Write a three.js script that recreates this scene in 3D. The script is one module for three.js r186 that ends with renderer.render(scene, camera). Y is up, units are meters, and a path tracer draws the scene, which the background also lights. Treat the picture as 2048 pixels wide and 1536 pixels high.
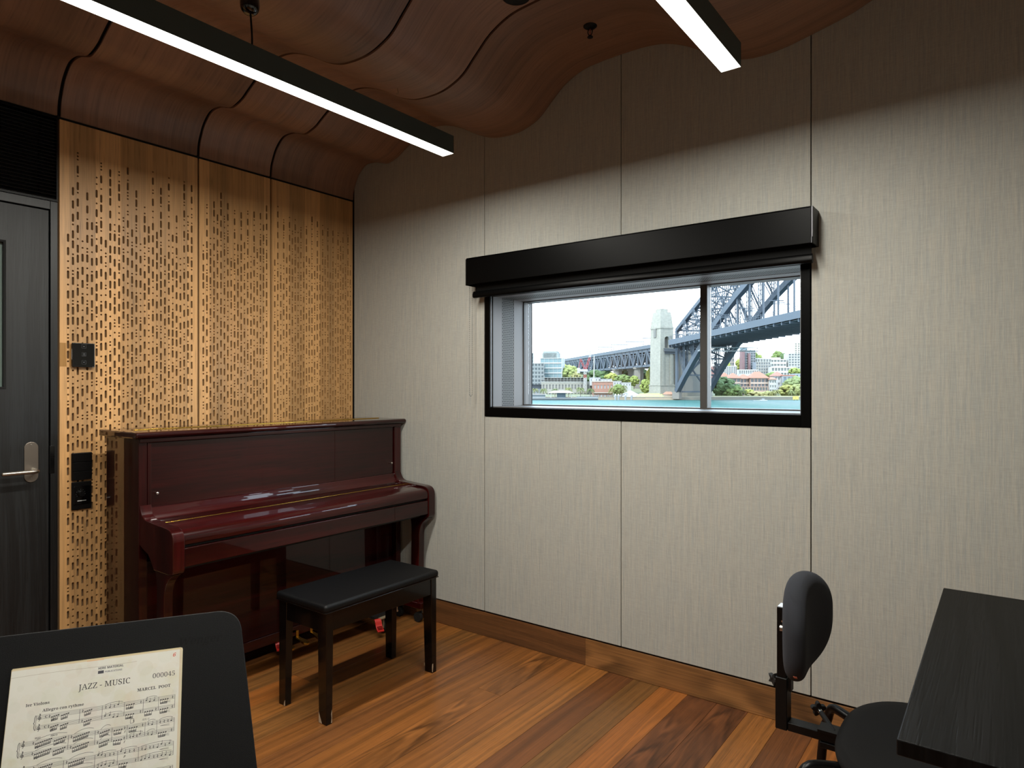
import * as THREE from 'three';
import { RoundedBoxGeometry } from 'three/addons/geometries/RoundedBoxGeometry.js';
import { mergeGeometries, mergeVertices, toCreasedNormals } from 'three/addons/utils/BufferGeometryUtils.js';
import { RectAreaLightUniformsLib } from 'three/addons/lights/RectAreaLightUniformsLib.js';
import { TextGeometry } from 'three/addons/geometries/TextGeometry.js';
import { FontLoader } from 'three/addons/loaders/FontLoader.js';

// ---------------------------------------------------------------- camera, sky, sun, exposure
RectAreaLightUniformsLib.init();
const scene = new THREE.Scene();
const renderer = new THREE.WebGLRenderer({ antialias: true });
renderer.toneMapping = THREE.LinearToneMapping;
renderer.toneMappingExposure = 1.0;
renderer.shadowMap.enabled = true;

// room: corner of the wooden wall (x = 0) and the window wall (z = 0) is the origin
const FOCAL = 1324, YAW = Math.atan(988 / 1324);
const camera = new THREE.PerspectiveCamera(2 * Math.atan(768 / FOCAL) * 180 / Math.PI, 2048 / 1536, 0.05, 4000);
const EYE = new THREE.Vector3(3.315, 1.34, 2.763);
const FWD = new THREE.Vector3(-Math.sin(YAW), 0, -Math.cos(YAW)), RIGHT = new THREE.Vector3(Math.cos(YAW), 0, -Math.sin(YAW));
camera.position.copy(EYE);
camera.lookAt(EYE.clone().add(FWD));
camera.setViewOffset(2048, 1536, 0, -6, 2048, 1536);
camera.updateProjectionMatrix();

// hazy bright summer sky: air and thin cloud only
const LAMP_NITS = 128, GLOW = 3.0, SKY = 7.0;
{
  const w = 256, h = 128, d = new Float32Array(w * h * 4);
  for (let y = 0; y < h; y++) for (let x = 0; x < w; x++) {
    const el = Math.max(0, ((y + 0.5) / h - 0.5) * Math.PI), k = Math.pow(Math.sin(el), 0.6), i = (y * w + x) * 4;
    const c = 0.06 * Math.sin(x * 2 * Math.PI / w * 3 + 4 * el) * Math.sin(el * 9) * k;
    d[i] = SKY * (0.90 - 0.30 * k + c); d[i + 1] = SKY * (1.0 - 0.16 * k + c); d[i + 2] = SKY * (1.08 - 0.02 * k + c); d[i + 3] = 1;
  }
  const t = new THREE.DataTexture(d, w, h, THREE.RGBAFormat, THREE.FloatType);
  t.mapping = THREE.EquirectangularReflectionMapping; t.magFilter = THREE.LinearFilter; t.needsUpdate = true;
  scene.background = t;
}
const sun = new THREE.DirectionalLight(0xfff4e2, 5.0);
sun.position.copy(EYE).addScaledVector(FWD, 250).addScaledVector(RIGHT, -330).add(new THREE.Vector3(0, 620, 0));
sun.target.position.copy(EYE).addScaledVector(FWD, 600);
sun.castShadow = true; sun.shadow.mapSize.set(4096, 4096);
Object.assign(sun.shadow.camera, { left: -700, right: 700, top: 700, bottom: -700, near: 1, far: 3000 });
scene.add(sun, sun.target);

// ---------------------------------------------------------------- helpers
let seed = 7;
const rnd = () => { seed = (seed * 1664525 + 1013904223) >>> 0; return seed / 4294967296; };
const V = (x, y, z) => new THREE.Vector3(x, y, z);
const used = {}, isLocal = new WeakSet();
function numbered(n) { const k = used[n] = (used[n] ?? -1) + 1; return k ? n + '_' + String(k).padStart(3, '0') : n; }
function shade(o) { o.castShadow = o.receiveShadow = true; return o; }
function thing(name, label, category, [x, y, z] = [0, 0, 0], turn = 0, group) {
  const o = new THREE.Group(); o.name = numbered(name); scene.add(o);
  o.position.set(x, y, z); o.rotation.y = turn; o.userData = { label, category };
  if (group) o.userData.group = group;
  return o;
}
function structure(name, label) { const o = new THREE.Group(); o.name = name; o.userData = { kind: 'structure' }; if (label) o.userData.label = label; scene.add(o); return o; }
function copyOf(root, pos, turn, label) {
  const r = root.clone(); r.name = numbered(root.name.replace(/_\d{3}$/, '')); r.userData = { ...root.userData, label };
  r.position.set(...pos); if (turn !== undefined) r.rotation.y = turn; scene.add(r); return r;
}
// uv in metres, grain along v
function metreUV(g, grain = 'y', ou = 0, ov = 0) {
  const p = g.attributes.position, n = g.attributes.normal, uv = new Float32Array(p.count * 2), ax = 'xyz'.indexOf(grain);
  const c = [0, 0, 0], m = [0, 0, 0];
  for (let i = 0; i < p.count; i++) {
    c[0] = p.getX(i); c[1] = p.getY(i); c[2] = p.getZ(i); m[0] = Math.abs(n.getX(i)); m[1] = Math.abs(n.getY(i)); m[2] = Math.abs(n.getZ(i));
    const o = [0, 1, 2].filter((k) => k !== ax), d = m[ax] > 0.8 ? -1 : (m[o[0]] > m[o[1]] ? o[1] : o[0]);
    if (d < 0) { uv[2 * i] = c[o[0]] + ou; uv[2 * i + 1] = c[o[1]] + ov; } else { uv[2 * i] = c[d] + ou; uv[2 * i + 1] = c[ax] + ov; }
  }
  g.setAttribute('uv', new THREE.BufferAttribute(uv, 2)); return g;
}
function clean(g) { const q = g.index ? g.toNonIndexed() : g; for (const k of Object.keys(q.attributes)) if (!['position', 'normal', 'uv'].includes(k)) q.deleteAttribute(k);
  if (!q.attributes.normal) q.computeVertexNormals(); if (!q.attributes.uv) q.setAttribute('uv', new THREE.BufferAttribute(new Float32Array(q.attributes.position.count * 2), 2)); return q; }
function join(list) { list = list.flat(9); return list.length === 1 ? clean(list[0]) : mergeGeometries(list.map(clean)); }
// a part; geometry of things that are not turned is given in room coordinates
function part(parent, name, geo, mat, opt = {}) {
  let g = Array.isArray(geo) ? join(geo) : clean(geo);
  if (opt.uv !== false) metreUV(g, opt.g ?? 'y', opt.ou ?? 0, opt.ov ?? 0);
  let root = parent; while (root.parent && root.parent !== scene) root = root.parent;
  if (!isLocal.has(root)) { g = g.clone(); g.translate(-root.position.x, -root.position.y, -root.position.z); }
  const m = shade(new THREE.Mesh(g, mat)); m.name = name;
  if (opt.label) m.userData.label = opt.label; if (opt.kind) m.userData.kind = opt.kind;
  parent.add(m); return m;
}
function box(x0, x1, y0, y1, z0, z1, r = 0, seg = 1) {
  const w = x1 - x0, h = y1 - y0, d = z1 - z0;
  const g = r > 0 ? new RoundedBoxGeometry(w, h, d, seg, Math.min(r, w / 2.01, h / 2.01, d / 2.01)) : new THREE.BoxGeometry(w, h, d);
  return g.translate((x0 + x1) / 2, (y0 + y1) / 2, (z0 + z1) / 2);
}
function shapeOf(pts) { const s = new THREE.Shape(); pts.forEach(([x, y], i) => i ? s.lineTo(x, y) : s.moveTo(x, y)); return s; }
// a profile in x, y swept along z
function sweepZ(pts, z0, z1, bevel = 0.0) {
  const s = pts instanceof THREE.Shape ? pts : shapeOf(pts);
  const b = bevel ? { bevelEnabled: true, bevelThickness: bevel, bevelSize: bevel, bevelOffset: -bevel, bevelSegments: 2 } : { bevelEnabled: false };
  const g = new THREE.ExtrudeGeometry(s, { depth: z1 - z0 - 2 * bevel, curveSegments: 12, ...b });
  return g.translate(0, 0, z0 + bevel);
}
function spline(pts, n) { return new THREE.SplineCurve(pts.map((p) => new THREE.Vector2(...p))).getPoints(n).map((v) => [v.x, v.y]); }
function tube(pts, r, seg = 24, sides = 8, tension = 0.5) {
  const c = pts.length === 2 ? new THREE.LineCurve3(V(...pts[0]), V(...pts[1])) : new THREE.CatmullRomCurve3(pts.map((p) => V(...p)), false, 'catmullrom', tension);
  return new THREE.TubeGeometry(c, pts.length === 2 ? 1 : seg, r, sides, false);
}
function rod(a, b, r, sides = 12, r2 = r) {
  a = V(...a); b = V(...b); const d = b.clone().sub(a), g = new THREE.CylinderGeometry(r2, r, d.length(), sides);
  g.applyQuaternion(new THREE.Quaternion().setFromUnitVectors(V(0, 1, 0), d.clone().normalize()));
  return g.translate((a.x + b.x) / 2, (a.y + b.y) / 2, (a.z + b.z) / 2);
}
// a square bar between two points; w across, h in the plane of up
function bar(a, b, w, h = w) {
  a = V(...a); b = V(...b); const d = b.clone().sub(a), L = d.length(), g = new THREE.BoxGeometry(w, h, L);
  const m = new THREE.Matrix4(), up = Math.abs(d.y) > 0.95 * L ? V(0, 0, 1) : V(0, 1, 0); m.lookAt(b, a, up);
  return g.applyMatrix4(m).translate((a.x + b.x) / 2, (a.y + b.y) / 2, (a.z + b.z) / 2);
}

// ---------------------------------------------------------------- textures
const hash = (x, y, s) => { let h = (x * 374761393 + y * 668265263 + s * 974634777) | 0; h = Math.imul(h ^ (h >>> 13), 1274126177); return ((h ^ (h >>> 16)) >>> 0) / 4294967296; };
function vnoise(x, y, px, py, s) {           // value noise that repeats every px, py cells
  const xi = Math.floor(x), yi = Math.floor(y), fx = x - xi, fy = y - yi, u = fx * fx * (3 - 2 * fx), v = fy * fy * (3 - 2 * fy);
  const X0 = ((xi % px) + px) % px, X1 = (X0 + 1) % px, Y0 = ((yi % py) + py) % py, Y1 = (Y0 + 1) % py;
  const a = hash(X0, Y0, s), b = hash(X1, Y0, s), c = hash(X0, Y1, s), d = hash(X1, Y1, s);
  return a + (b - a) * u + (c - a) * v + (a - b - c + d) * u * v;
}
function texture(w, h, f, srgb = true) {
  const d = new Uint8Array(w * h * 4);
  for (let y = 0; y < h; y++) for (let x = 0; x < w; x++) {
    const c = f(x / w, y / h), i = (y * w + x) * 4;
    for (let k = 0; k < 3; k++) d[i + k] = Math.max(0, Math.min(255, Math.round(255 * (Array.isArray(c) ? c[k] : c)))); d[i + 3] = 255;
  }
  const t = new THREE.DataTexture(d, w, h); t.wrapS = t.wrapT = THREE.RepeatWrapping; t.magFilter = THREE.LinearFilter; t.minFilter = THREE.LinearMipmapLinearFilter;
  if (srgb) t.colorSpace = THREE.SRGBColorSpace; t.needsUpdate = true; return t;
}
function sized(t, w, h, turn) { const c = t.clone(); c.repeat.set(1 / w, 1 / h); if (turn) c.rotation = turn; c.needsUpdate = true; return c; }
// wood, grain along v. leaves: veneer leaves across; wave: how far the grain wanders; figure: cross figure
function wood(w, h, { s = 1, base = 0.8, leaves = 0, wave = 0.5, figure = 0, contrast = 0.3, fine = 0.25, rings = 14 }) {
  return texture(w, h, (u, v) => {
    const leaf = leaves ? Math.floor(u * leaves) : 0, tone = leaves ? (hash(leaf, 3, s) - 0.5) * 0.2 : 0, lo = leaves ? hash(leaf, 5, s) * 7 : 0;
    const bend = (vnoise(u * 3, v * 3 + lo, 3, 3 + (leaves ? 1e6 : 0), s + 1) - 0.5) * wave + (vnoise(u * 7, v * 6 + lo, 7, 6 + (leaves ? 1e6 : 0), s + 2) - 0.5) * wave * 0.4;
    const q = u * rings + bend * 6;
    const ring = vnoise(q, v * 2, 1e6, 2, s + 3) * 0.65 + vnoise(q * 3.1, v * 4, 1e6, 4, s + 4) * 0.35;
    const hair = vnoise(u * 180, v * 10, 180, 10, s + 5), pore = vnoise(u * 260, v * 24, 260, 24, s + 6);
    const fig = figure * (vnoise(u * 4 + 3 * bend, v * 26 + 8 * bend, 1e6, 26, s + 7) - 0.5) * vnoise(u * 3, v * 5, 3, 5, s + 8) * 2;
    let l = base + contrast * (ring - 0.55) + tone + fine * (hair - 0.5) * 0.5 - fine * Math.pow(pore, 6) * 0.8 + fig;
    const warm = (ring - 0.5) * 0.06;
    return [l * (1 + warm * 0.3), l * (1 - warm * 0.2), l * (1 - warm)];
  });
}
const T = {
  veneer: wood(1024, 1024, { s: 11, base: 0.89, leaves: 9, wave: 0.12, contrast: 0.12, fine: 0.17, rings: 34 }),
  board1: wood(256, 1024, { s: 21, wave: 0.5, contrast: 0.28, fine: 0.3, rings: 9 }),
  board2: wood(256, 1024, { s: 31, wave: 0.25, contrast: 0.25, fine: 0.4, rings: 12 }),
  board3: wood(256, 1024, { s: 41, wave: 0.8, contrast: 0.26, fine: 0.3, rings: 7, figure: 0.36 }),
  mahogany: wood(512, 1024, { s: 51, leaves: 4, wave: 0.3, contrast: 0.6, fine: 0.3, rings: 10 }),
  ceiling: wood(1024, 1024, { s: 12, base: 0.85, leaves: 7, wave: 0.16, contrast: 0.13, fine: 0.16, rings: 30 }),
  ash: wood(512, 512, { s: 61, wave: 0.5, contrast: 0.9, fine: 0.8, rings: 34 }),
  fabric: texture(1024, 1024, (u, v) => {
    const a = vnoise(u * 300, v * 6, 300, 6, 71), b = vnoise(u * 512, v * 22, 512, 22, 72), c = vnoise(u * 26, v * 420, 26, 420, 73), d = vnoise(u * 110, v * 4, 110, 4, 75), n = hash(Math.floor(u * 1024), Math.floor(v * 1024), 74);
    const l = 0.88 + 0.055 * (a - 0.5) + 0.06 * (b - 0.5) + 0.045 * (c - 0.5) + 0.05 * (n - 0.5) + 0.03 * (d - 0.5), w = 0.04 * (a - 0.5);
    return [l * (1 + w), l, l * (1 - w)];
  }),
  grit: texture(512, 512, (u, v) => 0.5 + 0.5 * (vnoise(u * 128, v * 128, 128, 128, 81) - 0.5) + 0.5 * (hash(Math.floor(u * 512), Math.floor(v * 512), 82) - 0.5), false),
  hide: texture(512, 512, (u, v) => { const a = Math.abs(vnoise(u * 60, v * 60, 60, 60, 91) - 0.5) * 2, b = Math.abs(vnoise(u * 110, v * 110, 110, 110, 92) - 0.5) * 2; return Math.pow(Math.min(a, b), 0.4); }, false),
  ripple: texture(512, 512, (u, v) => 0.5 * vnoise(u * 20, v * 60, 20, 60, 95) + 0.3 * vnoise(u * 50, v * 120, 50, 120, 96) + 0.2 * vnoise(u * 9, v * 14, 9, 14, 97), false),
};
function mat(color, roughness, o = {}) { const m = new THREE.MeshPhysicalMaterial({ color, roughness, ...o }); return m; }
const veneerMap = sized(T.veneer, 0.95, 1.9);
const M = {
  veneer: mat(0xd8a76e, 0.42, { map: veneerMap, bumpMap: veneerMap, bumpScale: 0.0002 }),
  veneerEdge: mat(0xa8804e, 0.7),
  ceilingWood: mat(0x9d7862, 0.42, { map: sized(T.ceiling, 1.1, 2.3), clearcoat: 0.12, clearcoatRoughness: 0.35 }),
  fabric: mat(0xb9b8b0, 0.92, { map: sized(T.fabric, 0.5, 0.5), bumpMap: sized(T.fabric, 0.5, 0.5), bumpScale: 0.0003 }),
  backing: mat(0x15120f, 0.95),
  joint: mat(0x0c0c0c, 0.9),
  black: mat(0x080809, 0.42, { specularIntensity: 0.45, bumpMap: sized(T.grit, 0.08, 0.08), bumpScale: 0.00008 }),
  blackSatin: mat(0x060607, 0.34, { specularIntensity: 0.45 }),
  blindBlack: mat(0x040404, 0.36, { specularIntensity: 0.16 }),
  blackGloss: mat(0x060607, 0.12, { clearcoat: 0.6, clearcoatRoughness: 0.05 }),
  blackPlastic: mat(0x0b0b0c, 0.35, { specularIntensity: 0.45 }),
  doorWood: mat(0x15181a, 0.5, { map: sized(T.ash, 0.5, 1.6), bumpMap: sized(T.ash, 0.5, 1.6), bumpScale: 0.0004 }),
  doorFrame: mat(0x15181a, 0.42, { map: sized(T.ash, 0.5, 1.6) }),
  steel: mat(0xa9a39a, 0.34, { metalness: 1 }),
  steelPlate: mat(0x8d857c, 0.42, { metalness: 1 }),
  brass: mat(0xd2a94e, 0.22, { metalness: 1 }),
  brightMetal: mat(0xd8d4cc, 0.2, { metalness: 1 }),
  aluminium: mat(0x8c8c8e, 0.45, { metalness: 0.4 }),
  reveal: mat(0x6d6967, 0.5),
  stripGrey: mat(0x605e5c, 0.5),
  sillGrey: mat(0x55524f, 0.5),
  revealDark: mat(0x3d3a38, 0.5),
  glass: new THREE.MeshPhysicalMaterial({ color: 0xffffff, roughness: 0, transmission: 1, thickness: 0, ior: 1.5 }),
  doorGlass: mat(0x8fa39c, 0.25, { transmission: 0.3, thickness: 0 }),
  piano: mat(0x350808, 0.3, { map: sized(T.mahogany, 0.9, 1.8), specularIntensity: 0.25, clearcoat: 0.85, clearcoatRoughness: 0.03 }),
  pianoDark: mat(0x0c0a0a, 0.6),
  rubber: mat(0x0a0a0a, 0.7),
  red: mat(0xc42b25, 0.4),
  vinyl: mat(0x0a0b0d, 0.4, { specularIntensity: 0.45, bumpMap: sized(T.hide, 0.06, 0.06), bumpScale: 0.0003 }),
  ebony: mat(0x080707, 0.2, { specularIntensity: 0.4, clearcoat: 0.45, clearcoatRoughness: 0.08 }),
  chip: mat(0xb09a80, 0.8),
  deskBlack: mat(0x0e0f11, 0.55, { specularIntensity: 0.45, bumpMap: sized(T.grit, 0.05, 0.05), bumpScale: 0.0002 }),
  tableBlack: mat(0x0a0a0b, 0.48, { specularIntensity: 0.3, map: sized(T.ash, 0.5, 1.5), bumpMap: sized(T.ash, 0.5, 1.5), bumpScale: 0.0005 }),
  upholstery: mat(0x1a1c23, 0.95, { sheen: 0.5, sheenRoughness: 0.5, sheenColor: new THREE.Color(0x3a4152), bumpMap: sized(T.grit, 0.05, 0.05), bumpScale: 0.0006 }),
  seatPad: mat(0x0b0b0c, 0.85, { specularIntensity: 0.45, bumpMap: sized(T.grit, 0.04, 0.04), bumpScale: 0.0004 }),
};
// ---------------------------------------------------------------- ceiling profile (y over x), the same all along z
const PROFILE = [[0, 2.524], [0.004, 2.57], [0.018, 2.61], [0.055, 2.672], [0.12, 2.719], [0.2, 2.722], [0.26, 2.706], [0.32, 2.692], [0.4, 2.71], [0.45, 2.736], [0.52, 2.772], [0.6, 2.803], [0.70, 2.82], [0.78, 2.812], [0.85, 2.791],
  [0.93, 2.756], [1.04, 2.697], [1.12, 2.667], [1.18, 2.656], [1.24, 2.652], [1.30, 2.654], [1.36, 2.667], [1.43, 2.697], [1.5, 2.757], [1.58, 2.822], [1.68, 2.865], [1.78, 2.877], [1.88, 2.88], [2.0, 2.878], [2.1, 2.863], [2.2, 2.822],
  [2.32, 2.75], [2.42, 2.70], [2.5, 2.684], [2.6, 2.688], [2.707, 2.709], [2.844, 2.742], [2.92, 2.771], [3.05, 2.81], [3.2, 2.83], [3.34, 2.815], [3.46, 2.775], [3.56, 2.745], [3.64, 2.738], [3.72, 2.742], [3.79, 2.725], [3.85, 2.672], [3.885, 2.6], [3.9, 2.524]];
const CURVE = spline(PROFILE, 260), LEN = [0];
for (let i = 1; i < CURVE.length; i++) LEN[i] = LEN[i - 1] + Math.hypot(CURVE[i][0] - CURVE[i - 1][0], CURVE[i][1] - CURVE[i - 1][1]);
function ceilingY(x) { for (let i = 1; i < CURVE.length; i++) if (CURVE[i][0] >= x) { const [a, b] = [CURVE[i - 1], CURVE[i]]; return a[1] + (b[1] - a[1]) * (x - a[0]) / (b[0] - a[0] || 1); } return 2.53; }
function sheet(z0, z1, thick, lift = 0, ou = 0) {       // curved board between z0 and z1, underside on the profile
  const pos = [], nor = [], uv = [], idx = [], n = CURVE.length;
  const nrm = CURVE.map((p, i) => { const a = CURVE[Math.max(0, i - 1)], b = CURVE[Math.min(n - 1, i + 1)], dx = b[0] - a[0], dy = b[1] - a[1], l = Math.hypot(dx, dy); return [dy / l, -dx / l]; });
  const ring = (off, z, nx, ny, nz) => { const at = pos.length / 3; for (let i = 0; i < n; i++) { const [p, q] = [CURVE[i], nrm[i]]; pos.push(p[0] - q[0] * off, p[1] - q[1] * off, z); nor.push(nx ?? q[0] * ny, nx === undefined ? q[1] * ny : 0, nz ?? 0); uv.push(z + ou, LEN[i] + ou * 1.7); } return at; };
  const strip = (a, b, flip) => { for (let i = 0; i < n - 1; i++) flip ? idx.push(a + i, b + i, a + i + 1, b + i, b + i + 1, a + i + 1) : idx.push(a + i, a + i + 1, b + i, b + i, a + i + 1, b + i + 1); };
  strip(ring(lift, z0, undefined, 1), ring(lift, z1, undefined, 1), false);
  strip(ring(lift + thick, z0, undefined, -1), ring(lift + thick, z1, undefined, -1), true);
  strip(ring(lift, z0, 0, 1, -1), ring(lift + thick, z0, 0, 1, -1), true);
  strip(ring(lift, z1, 0, 1, 1), ring(lift + thick, z1, 0, 1, 1), false);
  const g = new THREE.BufferGeometry();
  g.setAttribute('position', new THREE.Float32BufferAttribute(pos, 3)); g.setAttribute('normal', new THREE.Float32BufferAttribute(nor, 3)); g.setAttribute('uv', new THREE.Float32BufferAttribute(uv, 2)); g.setIndex(idx);
  return g;
}
const ROOM_X = 3.9, ROOM_Z = 4.7;
const ceiling = structure('ceiling');
const ROWS = [0.003, 0.589, 1.0062, 1.6285, 2.25, 2.67, 3.29, 3.9, ROOM_Z];
for (let i = 0; i < ROWS.length - 1; i++) part(ceiling, 'ceiling_panel', sheet(ROWS[i] + (i ? 0.007 : 0), ROWS[i + 1] - 0.007, 0.01, 0, i * 0.37), M.ceilingWood, { uv: false });
part(ceiling, 'ceiling_backing', sheet(-0.02, ROOM_Z, 0.02, 0.022), M.backing, { uv: false });
part(ceiling, 'ceiling_slab', box(-0.3, ROOM_X + 0.3, 3.05, 3.25, -0.4, ROOM_Z + 0.3), M.backing);

// ---------------------------------------------------------------- floor of single boards along z
const floor = structure('floor');
part(floor, 'subfloor', box(-0.3, ROOM_X + 0.3, -0.12, -0.021, -0.38, ROOM_Z + 0.3), M.backing);
{
  const tone = { orange: 0xac682f, gold: 0xaa6d34, tan: 0x956333, brown: 0x8e592f, red: 0x7c4b28, dark: 0x764627, olive: 0x875b2e, rust: 0x99602f };
  const looks = {};
  const look = (t, c) => looks[t + c] ??= mat(tone[c], 0.36, { map: sized(T[t], 0.13, 1.5), roughnessMap: null, clearcoat: 0.15, clearcoatRoughness: 0.3 });
  // boards from the wooden wall to the right: [grain, tone]
  const kinds = ['board1 brown', 'board2 rust', 'board3 brown', 'board1 rust', 'board2 tan', 'board1 rust', 'board2 gold', 'board2 tan', 'board1 rust', 'board2 brown', 'board1 rust', 'board3 rust', 'board1 rust', 'board2 gold', 'board1 red', 'board2 olive', 'board1 orange', 'board3 dark', 'board3 dark', 'board2 gold', 'board1 red', 'board2 orange', 'board3 rust', 'board1 gold', 'board2 brown', 'board1 orange', 'board3 red', 'board2 gold', 'board1 rust', 'board2 tan', 'board1 brown'];
  const x0 = 1.817 - 14 * 0.1292, joints = { 11: [0.49, 2.2], 10: [1.9], 8: [2.5], 6: [1.5], 5: [0.9], 12: [2.9], 13: [3.2], 14: [1.35], 15: [3.0], 16: [2.1], 9: [3.1] };
  kinds.forEach((k, i) => {
    const a = x0 + i * 0.1292, b = Math.min(a + 0.1292, ROOM_X), [t, c] = k.split(' '); if (a >= ROOM_X - 0.01) return;
    const cuts = [-0.008, ...(joints[i] ?? [1.2 + rnd() * 3]), ROOM_Z];
    for (let j = 0; j < cuts.length - 1; j++) {
      const c2 = j % 2 ? ['rust', 'brown', 'orange', 'gold'][(i + j) % 4] : c;
      part(floor, 'floor_board', box(Math.max(a, 0) + (i === 12 ? 0.0014 : 0.0004), b - 0.0004, -0.02, 0, cuts[j] + 0.0005, cuts[j + 1] - 0.0005, 0.0008), look(t, c2), { g: 'z', ou: -a, ov: i * 0.43 + j * 0.7 });
    }
  });
}

// ---------------------------------------------------------------- window wall: fabric panels
const wallBack = structure('wall_back');
const WX0 = 1.073, WX1 = 2.704, WY0 = 1.183, WY1 = 1.86;     // outside of the black frame
part(wallBack, 'wall_core', [box(-0.3, WX0 + 0.03, -0.1, 3.06, -0.40, -0.016), box(WX1 - 0.03, ROOM_X + 0.3, -0.1, 3.06, -0.40, -0.016), box(WX0 + 0.03, WX1 - 0.03, -0.1, WY0 + 0.045, -0.40, -0.016), box(WX0 + 0.03, WX1 - 0.03, WY1 - 0.03, 3.06, -0.40, -0.016)], M.joint);
const seam = 0.0019;
for (const [a, b, c, d] of [[0.004, 1.068, 0.135, 2.99], [1.068, 1.884, WY1, 2.99], [1.884, 2.706, WY1, 2.99], [2.706, ROOM_X, 0.135, 2.99], [1.068, 1.884, 0.135, WY0 - 0.001], [1.884, 2.706, 0.135, WY0 - 0.001]])
  part(wallBack, 'fabric_panel', box(a + seam, b - seam, c + seam, d - seam, -0.015, 0, 0.002, 2), M.fabric, { ou: a * 3.1, ov: c * 1.7 });
const baseBack = structure('baseboard_back');
{
  const b = [mat(0x7c5230, 0.42, { map: sized(T.board1, 0.16, 1.4), clearcoat: 0.12, clearcoatRoughness: 0.3 }), mat(0x9a6a3c, 0.42, { map: sized(T.board3, 0.4, 2.6), clearcoat: 0.12, clearcoatRoughness: 0.3 })];
  part(baseBack, 'skirting_board', box(0.004, 1.6905, 0.001, 0.128, -0.014, -0.003, 0.001), b[0], { g: 'x', ov: 0.2 });
  part(baseBack, 'skirting_board', box(1.691, ROOM_X, 0.001, 0.128, -0.014, -0.003, 0.001), b[1], { g: 'x', ou: 0.11, ov: 0.4 });
}
const wallRight = structure('wall_right');
part(wallRight, 'wall_core', box(ROOM_X + 0.016, ROOM_X + 0.3, -0.1, 3.06, -0.4, ROOM_Z + 0.3), M.joint);
for (let i = 0; i < 4; i++) part(wallRight, 'fabric_panel', box(ROOM_X, ROOM_X + 0.015, 0.003, 2.511, 0.005 + i * 1.17, 1.17 + i * 1.17, 0.002), M.fabric, { ou: i });
const wallFront = structure('wall_front');
part(wallFront, 'wall_core', box(-0.3, ROOM_X + 0.3, -0.1, 3.06, ROOM_Z + 0.016, ROOM_Z + 0.3), M.joint);
for (let i = 0; i < 3; i++) part(wallFront, 'fabric_panel', box(i * 1.3 + 0.002, i * 1.3 + 1.298, 0.003, 2.99, ROOM_Z, ROOM_Z + 0.015, 0.002), M.fabric, { ou: i });

// ---------------------------------------------------------------- wooden wall with slotted panels
const wallLeft = structure('wall_left');
part(wallLeft, 'wall_core', [box(-0.3, -0.034, -0.1, 3.06, -0.016, 1.632), box(-0.3, -0.034, 2.14, 3.06, 1.632, 2.68), box(-0.3, -0.034, -0.1, 3.06, 2.68, ROOM_Z + 0.02), box(-0.034, -0.0115, 2.512, 2.53, 0, 1.632)], M.backing);
const U = 0.01472, DEEP = 0.011;
function stadium(r, half, n = 6) { const p = []; for (let i = 0; i <= n; i++) { const a = Math.PI * i / n; p.push([r * Math.cos(a), half + r * Math.sin(a)]); } for (let i = 0; i <= n; i++) { const a = Math.PI + Math.PI * i / n; p.push([r * Math.cos(a), -half + r * Math.sin(a)]); } return half ? p : p.filter((_, i) => i !== n + 1 && i !== 2 * n + 1); }
function cell(w, h, hole) {                // a piece of board w by h about its middle, with a hole through it; [points, triangles] for the face, then the rim
  const out = [[-w / 2, -h / 2], [w / 2, -h / 2], [w / 2, h / 2], [-w / 2, h / 2]].map((p) => new THREE.Vector2(...p));
  const hv = hole ? hole.map((p) => new THREE.Vector2(...p)) : null;
  return { pts: [...out, ...(hv ?? [])], tri: THREE.ShapeUtils.triangulateShape(out, hv ? [[...hv].reverse()] : []), hole: hv };
}
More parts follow.
